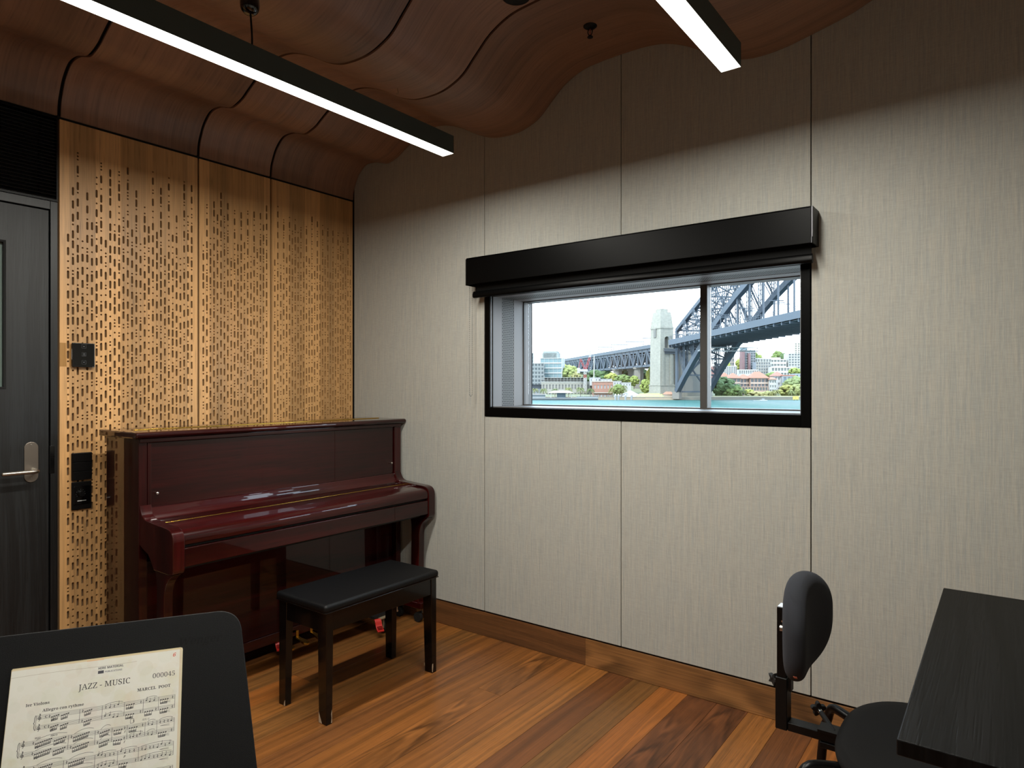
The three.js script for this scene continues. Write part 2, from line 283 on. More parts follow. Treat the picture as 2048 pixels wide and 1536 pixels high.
function perforated(cols, z0, z1, y0, y1, pitch, r, unit) {
  const pos = [], nor = [];
  const kinds = { S: cell(pitch, 3 * unit, stadium(r, 1.24 * unit - r)), D: cell(pitch, unit, stadium(r * 0.9, 0, 5)), };
  const quad = (za, zb, ya, yb) => { pos.push(0, ya, za, 0, ya, zb, 0, yb, zb, 0, ya, za, 0, yb, zb, 0, yb, za); for (let i = 0; i < 6; i++) nor.push(1, 0, 0); };   // za is the larger z
  const put = (k, zc, yc) => {
    const c = kinds[k], all = c.hole ? [...c.pts.slice(0, 4), ...[...c.hole].reverse()] : c.pts;
    for (const t of c.tri) for (const i of t) { pos.push(0, yc + all[i].y, zc - all[i].x); nor.push(1, 0, 0); }
    const n = c.hole.length;
    for (let i = 0; i < n; i++) {
      const a = c.hole[i], b = c.hole[(i + 1) % n], A = [0, yc + a.y, zc - a.x], B = [0, yc + b.y, zc - b.x], C = [-DEEP, B[1], B[2]], D = [-DEEP, A[1], A[2]];
      pos.push(...A, ...B, ...C, ...A, ...C, ...D); const nx = -(b.y - a.y), ny = (b.x - a.x), l = Math.hypot(nx, ny) || 1; for (let j = 0; j < 6; j++) nor.push(0, ny / l, -nx / l);
    }
  };
  let zPrev = z1;
  cols.forEach(([zc, top, low]) => {
    quad(zPrev, zc + pitch / 2, y0, y1); zPrev = zc - pitch / 2;
    const za = zc + pitch / 2, zb = zc - pitch / 2; let y = top, blank = top; quad(za, zb, top, y1);
    const fill = (to) => { if (blank - to > 1e-5) quad(za, zb, to, blank); };
    let run = 0;
    while (y - 3 * unit > low) {
      const s = rnd();
      if (s < 0.5) { fill(y); put('S', zc, y - 1.5 * unit); y -= 3 * unit; blank = y; if (rnd() < 0.64) y -= unit; run = 0; }
      else { fill(y); put('D', zc, y - unit / 2); y -= unit; blank = y; run++; if (run > 2 || rnd() < 0.52) { y -= unit; run = 0; } }
    }
    quad(za, zb, y0, blank);
  });
  quad(zPrev, z0, y0, y1);
  // edges of the board
  const g = new THREE.BufferGeometry(); g.setAttribute('position', new THREE.Float32BufferAttribute(pos, 3)); g.setAttribute('normal', new THREE.Float32BufferAttribute(nor, 3));
  const e = 0.0005, rim = [box(-DEEP, 0 - 1e-4, y0, y1, z0, z0 + e), box(-DEEP, -1e-4, y0, y1, z1 - e, z1), box(-DEEP, -1e-4, y0, y0 + e, z0, z1), box(-DEEP, -1e-4, y1 - e, y1, z0, z1)];
  return join([g, ...rim]);
}
{
  const tops1 = [2.0, 2.21, 2.37, 1.98, 2.2, 2.07, 2.28, 2.35, 2.0, 2.33, 2.08, 2.33, 2.12, 2.36, 2.07, 2.26, 2.01, 2.19, 2.1, 2.37, 2.08, 2.3, 1.97, 2.36, 2.08, 2.18, 1.97, 2.36, 2.19, 2.35];
  const bandTop = (i) => (i % 2 ? 2.3 + 0.09 * (rnd() - 0.2) : (rnd() < 0.3 ? 2.25 : 2.02 + 0.12 * rnd()));
  const behind = (z) => z < 1.44 ? 0.98 : 0.02;       // what stands behind the piano keeps a plain board
  const c1 = tops1.map((t, i) => { const z = 1.594 - i * 0.01907; return [z, t + 0.02, behind(z)]; });
  const c2 = Array.from({ length: 20 }, (_, i) => { const z = 0.980 - i * 0.01918; return [z, bandTop(i), behind(z)]; });
  const c3 = Array.from({ length: 29 }, (_, i) => { const z = 0.564 - i * 0.01925; return [z, bandTop(i), behind(z)]; });
  part(wallLeft, 'perforated_panel', perforated(c1, 1.0107, 1.6265, 0.003, 2.511, 0.01907, 0.0045, U), M.veneer, { ou: 0.1 });
  part(wallLeft, 'perforated_panel', perforated(c2, 0.5935, 1.0017, 0.003, 2.511, 0.01918, 0.0045, U), M.veneer, { ou: 0.53, ov: 0.6 });
  part(wallLeft, 'perforated_panel', perforated(c3, 0.008, 0.5845, 0.003, 2.511, 0.01925, 0.0045, U), M.veneer, { ou: 0.27, ov: 1.1 });
  part(wallLeft, 'felt_backing', box(-0.034, -0.0113, 0, 2.51, 0, 1.63), mat(0x5c4832, 0.95));
  part(wallLeft, 'unfaded_patch', [box(0, 0.0003, 1.43, 1.534, 1.6003, 1.6262), box(0, 0.0003, 1.43, 1.534, 1.5845, 1.5878)], mat(0xc8924a, 0.42, { map: veneerMap }));
  for (let i = 0; i < 3; i++) part(wallLeft, 'wood_panel', box(-0.014, 0, 0.003, 2.5155, 2.69 + i * 0.67, 3.35 + i * 0.67, 0.0015), M.veneer, { ou: i * 0.4 });
}

// ---------------------------------------------------------------- door with glazed slot
const door = structure('door_1');
part(door, 'door_frame', [box(-0.12, 0.002, 0, 2.145, 1.634, 1.662, 0.002), box(-0.12, 0.002, 0, 2.145, 2.64, 2.678, 0.002), box(-0.12, 0.002, 2.108, 2.145, 1.662, 2.64, 0.002)], M.doorFrame);
part(door, 'door_stop', [box(-0.12, -0.055, 0, 2.108, 1.6625, 1.68), box(-0.12, -0.055, 2.09, 2.1075, 1.68, 2.64)], M.joint);
part(door, 'corridor_wall', box(-0.42, -0.40, 0, 2.2, 1.5, 2.8), mat(0x6f7a74, 0.8));
const leaf = part(door, 'door_leaf', [box(-0.052, -0.006, 0.006, 2.103, 1.6665, 1.826), box(-0.052, -0.006, 0.006, 2.103, 2.12, 2.636), box(-0.052, -0.006, 0.006, 1.338, 1.826, 2.12), box(-0.052, -0.006, 1.94, 2.103, 1.826, 2.12)], M.doorWood);
part(leaf, 'glazing_bead', [box(-0.012, -0.003, 1.332, 1.948, 1.819, 1.828, 0.001), box(-0.012, -0.003, 1.332, 1.948, 2.118, 2.127, 0.001), box(-0.012, -0.003, 1.332, 1.341, 1.828, 2.118, 0.001), box(-0.012, -0.003, 1.939, 1.948, 1.828, 2.118, 0.001)], M.joint);
part(leaf, 'door_pane', box(-0.034, -0.028, 1.338, 1.94, 1.826, 2.12), M.doorGlass);
{
  const p = new THREE.Shape(); p.absarc(0, 0.06, 0.0245, 0, Math.PI); p.absarc(0, -0.06, 0.0245, Math.PI, 2 * Math.PI); p.closePath();
  const g = new THREE.ExtrudeGeometry(p, { depth: 0.003, bevelEnabled: true, bevelSize: 0.001, bevelThickness: 0.001, bevelSegments: 2, curveSegments: 16 }); g.rotateY(Math.PI / 2); g.translate(-0.006, 1.021, 1.7305);
  const h = part(door, 'handle_plate', g, M.steelPlate);
  part(h, 'lever', [tube([[-0.004, 0.985, 1.722], [0.035, 0.985, 1.722], [0.05, 0.985, 1.727], [0.056, 0.985, 1.742], [0.057, 0.985, 1.79], [0.057, 0.985, 1.845]], 0.0085, 40, 14), new THREE.SphereGeometry(0.0085, 14, 8).translate(0.057, 0.985, 1.845), rod([-0.003, 0.985, 1.722], [0.004, 0.985, 1.722], 0.013, 20)], M.steel);
  for (const y of [1.021 + 0.073, 1.021 - 0.068]) part(h, 'screw', rod([-0.003, y, 1.7305], [-0.0008, y, 1.7305], 0.0032, 12), M.brightMetal);
  part(door, 'strike_plate', [box(-0.004, 0.003, 0.965, 1.085, 1.6465, 1.6645, 0.001), box(0.0031, 0.0034, 0.985, 1.062, 1.651, 1.66)], M.blackGloss);
}
const grille = thing('ventilation_grille', 'black louvred ventilation grille between the door head and the timber ceiling', 'grille', [-0.03, 2.146, 2.15]);
part(grille, 'grille_frame', [box(-0.06, 0.001, 2.147, 2.515, 1.634, 1.6385), box(-0.06, 0.001, 2.147, 2.515, 2.66, 2.68), box(-0.06, 0.001, 2.147, 2.156, 1.6385, 2.66), box(-0.06, 0.001, 2.508, 2.5145, 1.6385, 2.66), box(-0.06, -0.056, 2.156, 2.508, 1.6385, 2.66)], M.black);
for (let i = 0; i < 23; i++) { const g = box(-0.012, 0.012, -0.0014, 0.0014, 1.6385, 2.66); g.rotateZ(-0.45); g.translate(-0.014, 2.1655 + i * 0.0152, 0); part(grille, 'blade', g, M.blackSatin); }
for (const z of [1.692, 2.15, 2.61]) part(grille, 'support_bar', box(-0.034, -0.03, 2.156, 2.508, z - 0.003, z + 0.003), M.blackSatin);

// ---------------------------------------------------------------- window
const windowOne = structure('window_1');
const IX0 = 1.107, IX1 = 2.669, IY0 = 1.235, IY1 = 1.826, GZ = -0.352;
part(windowOne, 'window_frame', [box(WX0, IX0, WY0, WY1, -0.03, 0.004, 0.0015), box(IX1, WX1, WY0, WY1, -0.03, 0.004, 0.0015), box(IX0, IX1, WY0, IY0 - 0.004, -0.03, 0.004, 0.0015), box(IX0, IX1, IY1 + 0.004, WY1, -0.03, 0.004, 0.0015)], M.blindBlack);
part(windowOne, 'inner_bead', [box(IX0, IX0 + 0.003, IY0, IY1, -0.009, -0.004), box(IX1 - 0.003, IX1, IY0, IY1, -0.009, -0.004)], M.aluminium);
part(windowOne, 'inner_gasket', [box(IX0 - 0.002, IX0 + 0.004, IY0, IY1, -0.026, -0.019), box(IX1 - 0.004, IX1 + 0.002, IY0, IY1, -0.026, -0.019), box(IX0, IX1, IY1 - 0.003, IY1 + 0.002, -0.026, -0.019)], M.revealDark);
part(windowOne, 'jamb_lining', [box(IX0 - 0.012, IX0, IY0 - 0.01, IY1 + 0.01, -0.104, -0.026), box(IX0 - 0.012, IX0, IY0 - 0.01, IY1 + 0.01, -0.302, -0.214), box(IX1, IX1 + 0.012, IY0 - 0.01, IY1 + 0.01, -0.104, -0.026), box(IX1, IX1 + 0.012, IY0 - 0.01, IY1 + 0.01, -0.302, -0.214)], M.reveal);
part(windowOne, 'sill_lining', box(IX0, IX1, IY0 - 0.012, IY0, -0.302, -0.026), M.sillGrey);
part(windowOne, 'head_lining', [box(IX0, IX1, IY1, IY1 + 0.012, -0.104, -0.026), box(IX0, IX1, IY1, IY1 + 0.012, -0.302, -0.214)], M.reveal);
function mesh2D(w, h, p, r) {              // perforated sheet in a, b with staggered round holes
  const pos = [], nx = Math.floor(w / p), c = cell(p, p * 0.87, stadium(r, 0, 4)), all = [...c.pts.slice(0, 4), ...[...c.hole].reverse()];
  const cw = w / nx, rows = Math.floor(h / (p * 0.87)), ch = h / rows, flat = (x0, x1, y) => pos.push(x0, y, 0, x1, y, 0, x1, y + ch, 0, x0, y, 0, x1, y + ch, 0, x0, y + ch, 0);
  for (let j = 0; j < rows; j++) {
    const odd = j % 2; if (odd) { flat(0, cw / 2, j * ch); flat(w - cw / 2, w, j * ch); }
    for (let i = 0; i < nx - odd; i++) for (const t of c.tri) for (const k of t) pos.push((i + 0.5 + odd / 2) * cw + all[k].x * cw / p, (j + 0.5) * ch + all[k].y * ch / (p * 0.87), 0);
  }
  const g = new THREE.BufferGeometry(); g.setAttribute('position', new THREE.Float32BufferAttribute(pos, 3)); g.computeVertexNormals(); return g;
}
{
  const d = 0.104, jam = mesh2D(d, IY1 - IY0, 0.0115, 0.0036), head = mesh2D(IX1 - IX0, d, 0.0115, 0.0036);
  part(windowOne, 'perforated_strip', jam.clone().rotateY(Math.PI / 2).translate(IX0 - 0.001, IY0, -0.107), M.stripGrey);
  part(windowOne, 'perforated_strip', jam.clone().rotateY(Math.PI / 2).translate(IX1 + 0.001, IY0, -0.107), M.stripGrey);
  part(windowOne, 'perforated_strip', head.clone().rotateX(Math.PI / 2).translate(IX0, IY1 + 0.001, -0.211), M.stripGrey);
  part(windowOne, 'strip_backing', [box(IX0 - 0.02, IX0 - 0.012, IY0, IY1, -0.216, -0.1), box(IX1 + 0.012, IX1 + 0.02, IY0, IY1, -0.216, -0.1), box(IX0, IX1, IY1 + 0.012, IY1 + 0.02, -0.216, -0.1)], M.joint);
}
part(windowOne, 'outer_frame', [box(IX0 - 0.02, IX0 + 0.006, IY0 - 0.02, IY1 + 0.02, -0.318, -0.302), box(IX0 - 0.02, IX0 + 0.002, IY0 - 0.02, IY1 + 0.02, -0.38, -0.3181), box(IX1 - 0.006, IX1 + 0.02, IY0 - 0.02, IY1 + 0.02, -0.38, -0.302), box(IX0, IX1, IY0 - 0.02, IY0 + 0.006, -0.38, -0.302), box(IX0, IX1, IY1 - 0.004, IY1 + 0.02, -0.38, -0.302)], M.revealDark);
part(windowOne, 'outer_return', [box(IX0 + 0.002, IX0 + 0.004, IY0 + 0.006, IY1 - 0.004, -0.35, -0.3185)], M.reveal);
const mull = part(windowOne, 'mullion', box(2.146, 2.179, IY0 + 0.004, IY1 - 0.002, -0.362, -0.302, 0.001), M.revealDark);
part(mull, 'mullion_side', box(2.179, 2.1805, IY0 + 0.005, IY1 - 0.003, -0.346, -0.304), M.sillGrey);
part(windowOne, 'window_pane', box(IX0 + 0.003, 2.147, IY0 + 0.005, IY1 - 0.003, GZ - 0.003, GZ + 0.003), M.glass);
part(windowOne, 'window_pane', box(2.18, IX1 - 0.005, IY0 + 0.005, IY1 - 0.003, GZ - 0.003, GZ + 0.003), M.glass);

// ---------------------------------------------------------------- roller blind
const blind = thing('roller_blind', 'long black roller blind cassette mounted above the harbour window', 'blind', [1.88, 1.81, 0.0]);
{
  part(blind, 'cassette', [box(1.025, 2.728, 1.881, 2.02, 0.094, 0.1, 0.002), box(1.025, 2.728, 2.013, 2.021, 0.001, 0.1, 0.002), box(1.025, 2.728, 1.881, 1.99, 0.001, 0.006)], M.blindBlack);
  part(blind, 'end_cap', box(2.7282, 2.735, 1.881, 2.021, 0.001, 0.096, 0.002), M.blindBlack);
  part(blind, 'end_cap', box(1.018, 1.0248, 1.878, 2.018, 0.001, 0.098, 0.002), M.blindBlack);
  part(blind, 'cap_edge', [box(2.729, 2.7345, 1.905, 2.019, 0.0965, 0.1), box(2.7285, 2.731, 1.882, 1.905, 0.0965, 0.1)], mat(0x55555a, 0.5, { metalness: 0.3 }), { label: 'bare aluminium edge of the cassette end' });
  part(blind, 'roller', rod([1.03, 1.935, 0.052], [2.722, 1.935, 0.052], 0.034, 28), M.blindBlack);
  part(blind, 'blind_cloth', sweepZ([[0, 0], [0.0012, 0], [0.0012, 0.1], [0, 0.1]], 0, 1.668).rotateY(Math.PI / 2).translate(1.053, 1.835, 0.0575), mat(0x080808, 0.6, { specularIntensity: 0.2 }));
  const hem = spline([[-0.008, 0], [-0.012, 0.01], [-0.009, 0.026], [-0.002, 0.034], [0.007, 0.028], [0.013, 0.014], [0.01, 0.003], [0.004, -0.001], [-0.008, 0]], 40).slice(0, -1);
  part(blind, 'bottom_bar', sweepZ(hem, 0, 1.682, 0.001).rotateY(Math.PI / 2).translate(1.043, 1.814, 0.058), M.blindBlack);
  const beads = []; for (const z of [0.046, 0.068]) for (let y = 1.3; y < 1.885; y += 0.0105) beads.push(new THREE.SphereGeometry(0.0021, 6, 4).translate(1.021, y, z));
  for (const z of [0.046, 0.068]) beads.push(rod([1.021, 1.298, z], [1.021, 1.89, z], 0.0006, 4));
  part(blind, 'pull_chain', [...beads, tube([[1.021, 1.3, 0.046], [1.021, 1.292, 0.052], [1.021, 1.292, 0.062], [1.021, 1.3, 0.068]], 0.0012, 10, 5)], mat(0x6c6f6d, 0.5));
}

// ---------------------------------------------------------------- linear lamps
const lampOne = thing('linear_lamp', 'long black linear pendant lamp nearest the slotted timber wall', 'lamp', [1.3115, 2.38, 1.65], 0, 'linear pendant lamps under the wavy ceiling');
{
  const z0 = 0.556, z1 = 2.75, w = 0.0325, x = 1.3115, y = 2.38;
  part(lampOne, 'housing', [box(x - w, x - w + 0.003, y, y + 0.078, z0 + 0.003, z1 - 0.003), box(x + w - 0.003, x + w, y, y + 0.078, z0 + 0.003, z1 - 0.003), box(x - w, x + w, y + 0.072, y + 0.078, z0 + 0.003, z1 - 0.003)], mat(0x39413d, 0.5));
  part(lampOne, 'end_plate', box(x - w, x + w, y, y + 0.078, z0, z0 + 0.0028), M.black); part(lampOne, 'end_plate', box(x - w, x + w, y, y + 0.078, z1 - 0.0028, z1), M.black);
  part(lampOne, 'diffuser', box(x - w + 0.0008, x + w - 0.0008, y - 0.0008, y + 0.003, z0 + 0.001, z1 - 0.001), mat(0xffffff, 0.6, { emissive: 0xfffdf2, emissiveIntensity: GLOW }));
  for (const z of [1.52, 2.5]) {
    const top = ceilingY(x);
    part(lampOne, 'cable', tube([[x, y + 0.076, z], [x + 0.001, y + 0.12, z], [x - 0.002, y + 0.19, z + 0.003], [x - 0.004, y + 0.23, z + 0.005]], 0.0032, 16, 8), M.blackPlastic);
    const rose = new THREE.LatheGeometry(spline([[0.0001, 0], [0.016, 0.003], [0.027, 0.014], [0.031, 0.03], [0.03, 0.055], [0.031, 0.085]], 20).map((p) => new THREE.Vector2(...p)), 28);
    part(lampOne, 'ceiling_rose', rose.translate(x - 0.004, top - 0.083, z + 0.005), M.blackGloss);
  }
  const l = new THREE.RectAreaLight(0xfffbf0, LAMP_NITS, 0.058, z1 - z0 - 0.02); l.position.set(0, -0.003, (z0 + z1) / 2 - 1.65); l.rotation.x = -Math.PI / 2; lampOne.add(l);
}
copyOf(lampOne, [2.593, 2.38, 1.69], undefined, 'second linear pendant lamp, the one nearer the bare fabric wall at right');

// ---------------------------------------------------------------- small fittings on ceiling and wall
{
  const cx = 1.893, cz = 0.30, cy = ceilingY(1.893);
  const s = thing('fire_sprinkler', 'small dark fire sprinkler under the timber ceiling near the window', 'sprinkler', [cx, cy, cz]);
  part(s, 'escutcheon', new THREE.LatheGeometry([[0.0001, -0.014], [0.012, -0.013], [0.022, -0.008], [0.029, -0.002], [0.029, 0.003]].map((p) => new THREE.Vector2(...p)), 24).translate(cx, cy, cz), M.black);
  part(s, 'sprinkler_frame', [tube([[cx - 0.006, cy - 0.012, cz], [cx - 0.011, cy - 0.024, cz], [cx - 0.004, cy - 0.042, cz]], 0.002, 8, 6), tube([[cx + 0.006, cy - 0.012, cz], [cx + 0.011, cy - 0.024, cz], [cx + 0.004, cy - 0.042, cz]], 0.002, 8, 6), rod([cx, cy - 0.046, cz], [cx, cy - 0.04, cz], 0.006, 10)], M.black);
  part(s, 'bulb', rod([cx, cy - 0.038, cz], [cx, cy - 0.014, cz], 0.002, 8), mat(0xa34a3c, 0.3));
  part(s, 'deflector', rod([cx, cy - 0.049, cz], [cx, cy - 0.0465, cz], 0.012, 16), M.black);
  const dx = 1.775, dz = 0.672, dy = ceilingY(dx);
  const d = thing('ceiling_speaker', 'round black ceiling fitting cut by the upper edge of the picture', 'speaker', [dx, dy, dz]);
  part(d, 'rim', new THREE.LatheGeometry([[0.0001, -0.012], [0.045, -0.012], [0.055, -0.009], [0.058, -0.002], [0.058, 0.004]].map((p) => new THREE.Vector2(...p)), 32).translate(dx, dy, dz), M.black);
  const hx = 1.165, hz = 0.726, hy = ceilingY(hx);
  const h = thing('ceiling_hook', 'tiny bent wire hook hanging from the timber ceiling', 'hook', [hx, hy, hz]);
  part(h, 'wire', tube([[hx, hy + 0.002, hz], [hx, hy - 0.008, hz], [hx + 0.004, hy - 0.018, hz], [hx + 0.003, hy - 0.026, hz], [hx - 0.003, hy - 0.027, hz], [hx - 0.004, hy - 0.02, hz]], 0.0011, 20, 6), M.steel);
}
{
  const k = thing('control_panel', 'glossy black touch keypad with three buttons on the slotted timber wall', 'control panel', [0.001, 1.43, 1.539]);
  part(k, 'back_box', box(0.0005, 0.012, 1.431, 1.533, 1.497, 1.583, 0.003), M.blackPlastic);
  part(k, 'touch_plate', box(0.0121, 0.019, 1.428, 1.536, 1.494, 1.585, 0.003, 2), M.blackGloss);
  const grey = mat(0x5a5c60, 0.5);
  for (const [i, y] of [1.521, 1.4855, 1.45].entries()) {
    const b = part(k, 'button', [[-0.0085, 0.0085, 0.008, 0.0085], [-0.0085, 0.0085, -0.0085, -0.008], [-0.0085, -0.008, -0.0085, 0.0085], [0.008, 0.0085, -0.0085, 0.0085]].map(([a, c, d, e]) => box(0.0191, 0.0193, y + d, y + e, 1.5385 + a, 1.5385 + c)), grey);
    const tri = (s) => { const t = new THREE.ExtrudeGeometry(shapeOf([[-0.004, -0.0018 * s], [0.004, -0.0018 * s], [0, 0.0022 * s]]), { depth: 0.0002, bevelEnabled: false }); return t.rotateY(Math.PI / 2).translate(0.0191, y, 1.5385); };
    part(b, 'symbol', i === 1 ? [box(0.0191, 0.0193, y - 0.005, y + 0.006, 1.537, 1.5385), box(0.0191, 0.0193, y - 0.0055, y - 0.0042, 1.532, 1.544), box(0.0191, 0.0193, y + 0.001, y + 0.0024, 1.5335, 1.543)] : tri(i ? -1 : 1), grey);
  }
  part(k, 'badge', box(0.0188, 0.0192, 1.4292, 1.4312, 1.4965, 1.5045), grey);
  part(k, 'side_label', box(0.013, 0.018, 1.462, 1.508, 1.585, 1.5854), mat(0xa8acac, 0.5));
  const s = thing('light_switch', 'black switch plate with three wide rockers, upper of the two plates beside the piano', 'switch', [0.001, 0.93, 1.543]);
  part(s, 'switch_plate', box(0.0005, 0.009, 0.925, 1.047, 1.501, 1.583, 0.003), M.blackPlastic);
  for (let i = 0; i < 3; i++) { const g = box(-0.0025, 0.0025, -0.0192, 0.0192, -0.038, 0.038, 0.001); g.rotateZ(-0.05); part(s, 'rocker', g.translate(0.0118, 0.945 + i * 0.0405, 1.542), M.black); }
  const v = thing('volume_control', 'black wall plate with a round dial, lower of the two plates beside the piano', 'control', [0.001, 0.795, 1.543]);
  part(v, 'wall_plate', box(0.0005, 0.009, 0.794, 0.918, 1.503, 1.583, 0.003), M.blackPlastic);
  part(v, 'inner_plate', box(0.0091, 0.012, 0.818, 0.899, 1.51, 1.576, 0.001), M.blackGloss);
  part(v, 'dial', [rod([0.012, 0.866, 1.549], [0.027, 0.866, 1.549], 0.0135, 24, 0.012), box(0.0265, 0.0285, 0.855, 0.877, 1.5475, 1.5505)], M.blackPlastic);
  for (let i = 0; i < 9; i++) { const a = -0.7 + i * (Math.PI + 1.4) / 8; part(v, 'dial_mark', rod([0.012, 0.866 + 0.018 * Math.sin(a), 1.549 + 0.018 * Math.cos(a)], [0.0123, 0.866 + 0.018 * Math.sin(a), 1.549 + 0.018 * Math.cos(a)], 0.0012, 6), mat(0x55585a, 0.5)); }
  part(v, 'lettering', [box(0.012, 0.0122, 0.832, 0.8355, 1.545, 1.562), box(0.012, 0.0122, 0.833, 0.8345, 1.527, 1.545)], mat(0xc9cccc, 0.5));
}
// ---------------------------------------------------------------- upright piano against the wooden wall
const ZL = 1.495, ZR = 0.02, PB = 0.14;
const piano = thing('upright_piano', 'glossy mahogany upright piano standing against the slotted timber wall', 'piano', [0.43, 0, 0.7575]);
{
  const X = M.piano, h = 'z';
  for (const [a, b] of [[ZL - 0.034, ZL], [ZR, ZR + 0.034]]) part(piano, 'side_panel', box(PB, 0.447, 0.105, 1.124, a, b, 0.0025, 2), X);
  part(piano, 'back_frame', [box(PB, PB + 0.03, 0.11, 1.12, ZR + 0.034, ZL - 0.034), ...[0.3, 0.6, 0.9, 1.2].map((z) => box(PB - 0.02, PB, 0.11, 1.1, z, z + 0.07))], M.pianoDark);
  // lid with a rounded, overhanging edge
  const lidP = new THREE.Shape(); lidP.moveTo(0.115, 1.126); lidP.lineTo(0.452, 1.126); lidP.bezierCurveTo(0.472, 1.127, 0.478, 1.136, 0.474, 1.146); lidP.bezierCurveTo(0.472, 1.152, 0.464, 1.1535, 0.455, 1.1535); lidP.lineTo(0.115, 1.1535); lidP.closePath();
  const lid = part(piano, 'lid', sweepZ(lidP, -0.001 + 0.0015, 1.516, 0.006), X, { g: h });
  part(lid, 'lid_hinge', rod([0.30, 1.1545, 0.06], [0.30, 1.1545, 1.45], 0.0028, 8), M.brass, { label: 'long brass hinge across the lid' });
  part(piano, 'cornice', [box(0.40, 0.455, 1.108, 1.1258, ZR + 0.002, ZL - 0.002, 0.003)], X, { g: h });
  for (const [a, b] of [[1.446, 1.4605], [ZR + 0.0345, ZR + 0.052]]) part(piano, 'stile', box(0.42, 0.45, 0.838, 1.108, a, b, 0.002), X);
  const up = part(piano, 'upper_panel', box(0.423, 0.441, 0.832, 1.107, ZR + 0.053, 1.4455, 0.002), X, { g: h, ou: 0.3 });
  for (const z of [1.422, 0.095]) part(up, 'panel_knob', [rod([0.441, 0.893 + (z < 1 ? 0.005 : 0), z], [0.452, 0.893 + (z < 1 ? 0.005 : 0), z], 0.0035, 12), new THREE.SphereGeometry(0.006, 14, 10).scale(0.6, 1, 1).translate(0.453, 0.893 + (z < 1 ? 0.005 : 0), z)], M.brightMetal);
  // curved ledge under the panel
  const ledge = spline([[0.436, 0.838], [0.448, 0.836], [0.452, 0.824], [0.458, 0.805], [0.472, 0.787], [0.492, 0.777], [0.507, 0.7745]], 26);
  part(piano, 'music_ledge', sweepZ(shapeOf([...ledge, [0.507, 0.765], [0.43, 0.765], [0.43, 0.83]]), ZR + 0.0535, 1.4445), X, { g: h });
  part(piano, 'fall_hinge', rod([0.511, 0.7745, ZR + 0.056], [0.511, 0.7745, 1.443], 0.0026, 8), M.brass, { label: 'thin brass hinge along the keyboard lid' });
  const fall = [[0.5145, 0.755], [0.5145, 0.7755], [0.56, 0.7765], [0.62, 0.7755], ...spline([[0.68, 0.771], [0.704, 0.765], [0.718, 0.752], [0.7215, 0.737], [0.7205, 0.718]], 22), [0.716, 0.7145], [0.706, 0.7145], [0.704, 0.735], [0.69, 0.75]];
  part(piano, 'keyboard_lid', sweepZ(shapeOf(fall), ZR + 0.056, 1.4425, 0.0008), X, { g: h, ou: 0.2 });
  part(piano, 'key_slip', box(0.688, 0.722, 0.629, 0.704, ZR + 0.0545, 1.4435, 0.003, 2), X, { g: h, ou: 0.5 });
  part(piano, 'key_bed', [box(0.416, 0.66, 0.606, 0.640, ZR + 0.0535, 1.4445, 0.002), box(0.45, 0.70, 0.64, 0.712, ZR + 0.056, 1.4425)], M.pianoDark);
  // arms: outline in x, y
  const arm = new THREE.Shape(); arm.moveTo(0.44, 0.69); arm.lineTo(0.44, 0.85); arm.lineTo(0.451, 0.848); arm.bezierCurveTo(0.458, 0.82, 0.47, 0.80, 0.505, 0.794); arm.lineTo(0.60, 0.787); arm.lineTo(0.672, 0.783); arm.bezierCurveTo(0.712, 0.78, 0.727, 0.765, 0.7275, 0.735); arm.lineTo(0.7275, 0.628); arm.bezierCurveTo(0.727, 0.612, 0.72, 0.606, 0.705, 0.605); arm.lineTo(0.69, 0.603); arm.lineTo(0.57, 0.603); arm.bezierCurveTo(0.55, 0.62, 0.54, 0.645, 0.515, 0.66); arm.lineTo(0.475, 0.674); arm.closePath();
  for (const [a, b] of [[1.4455, ZL - 0.003], [ZR + 0.003, ZR + 0.0525]]) part(piano, 'arm', sweepZ(arm, a, b, 0.003), X, { ou: 0.4 });
  const leg = new THREE.Shape(); leg.moveTo(0.57, 0.6035); leg.lineTo(0.712, 0.6035); leg.bezierCurveTo(0.70, 0.59, 0.672, 0.582, 0.658, 0.55); leg.bezierCurveTo(0.651, 0.535, 0.648, 0.52, 0.647, 0.505); leg.lineTo(0.640, 0.118); leg.lineTo(0.578, 0.118); leg.lineTo(0.585, 0.505); leg.bezierCurveTo(0.585, 0.55, 0.582, 0.585, 0.57, 0.6035);
  for (const [a, b] of [[1.452, ZL - 0.007], [ZR + 0.006, ZR + 0.049]]) part(piano, 'leg', sweepZ(leg, a, b, 0.003), X, { ou: 0.15 });
  for (const [a, b] of [[1.446, ZL - 0.002], [ZR + 0.002, ZR + 0.056]]) {
    const toe = part(piano, 'toe_block', box(0.42, 0.668, 0.082, 0.117, a, b, 0.004, 2), X, { g: 'x' });
    const zc = (a + b) / 2;
    for (const x of [0.625, 0.47]) {
      part(toe, 'castor', new THREE.CylinderGeometry(0.027, 0.027, 0.02, 22).rotateX(Math.PI / 2).translate(x, 0.028, zc + 0.004), M.rubber);
      part(toe, 'castor_fork', [box(x - 0.025, x + 0.025, 0.052, 0.081, zc - 0.009, zc - 0.0065), box(x - 0.025, x + 0.025, 0.076, 0.0815, zc - 0.009, zc + 0.016)], M.brightMetal);
    }
  }
  part(piano, 'lower_panel', box(0.398, 0.414, 0.125, 0.604, ZR + 0.036, ZL - 0.036, 0.002), X, { g: h, ou: 0.35 });
  part(piano, 'plinth', box(0.36, 0.42, 0.075, 0.124, ZR + 0.036, ZL - 0.036, 0.003), X, { g: h });
  part(piano, 'bottom_board', box(PB, 0.38, 0.075, 0.108, ZR + 0.035, ZL - 0.035), M.pianoDark);
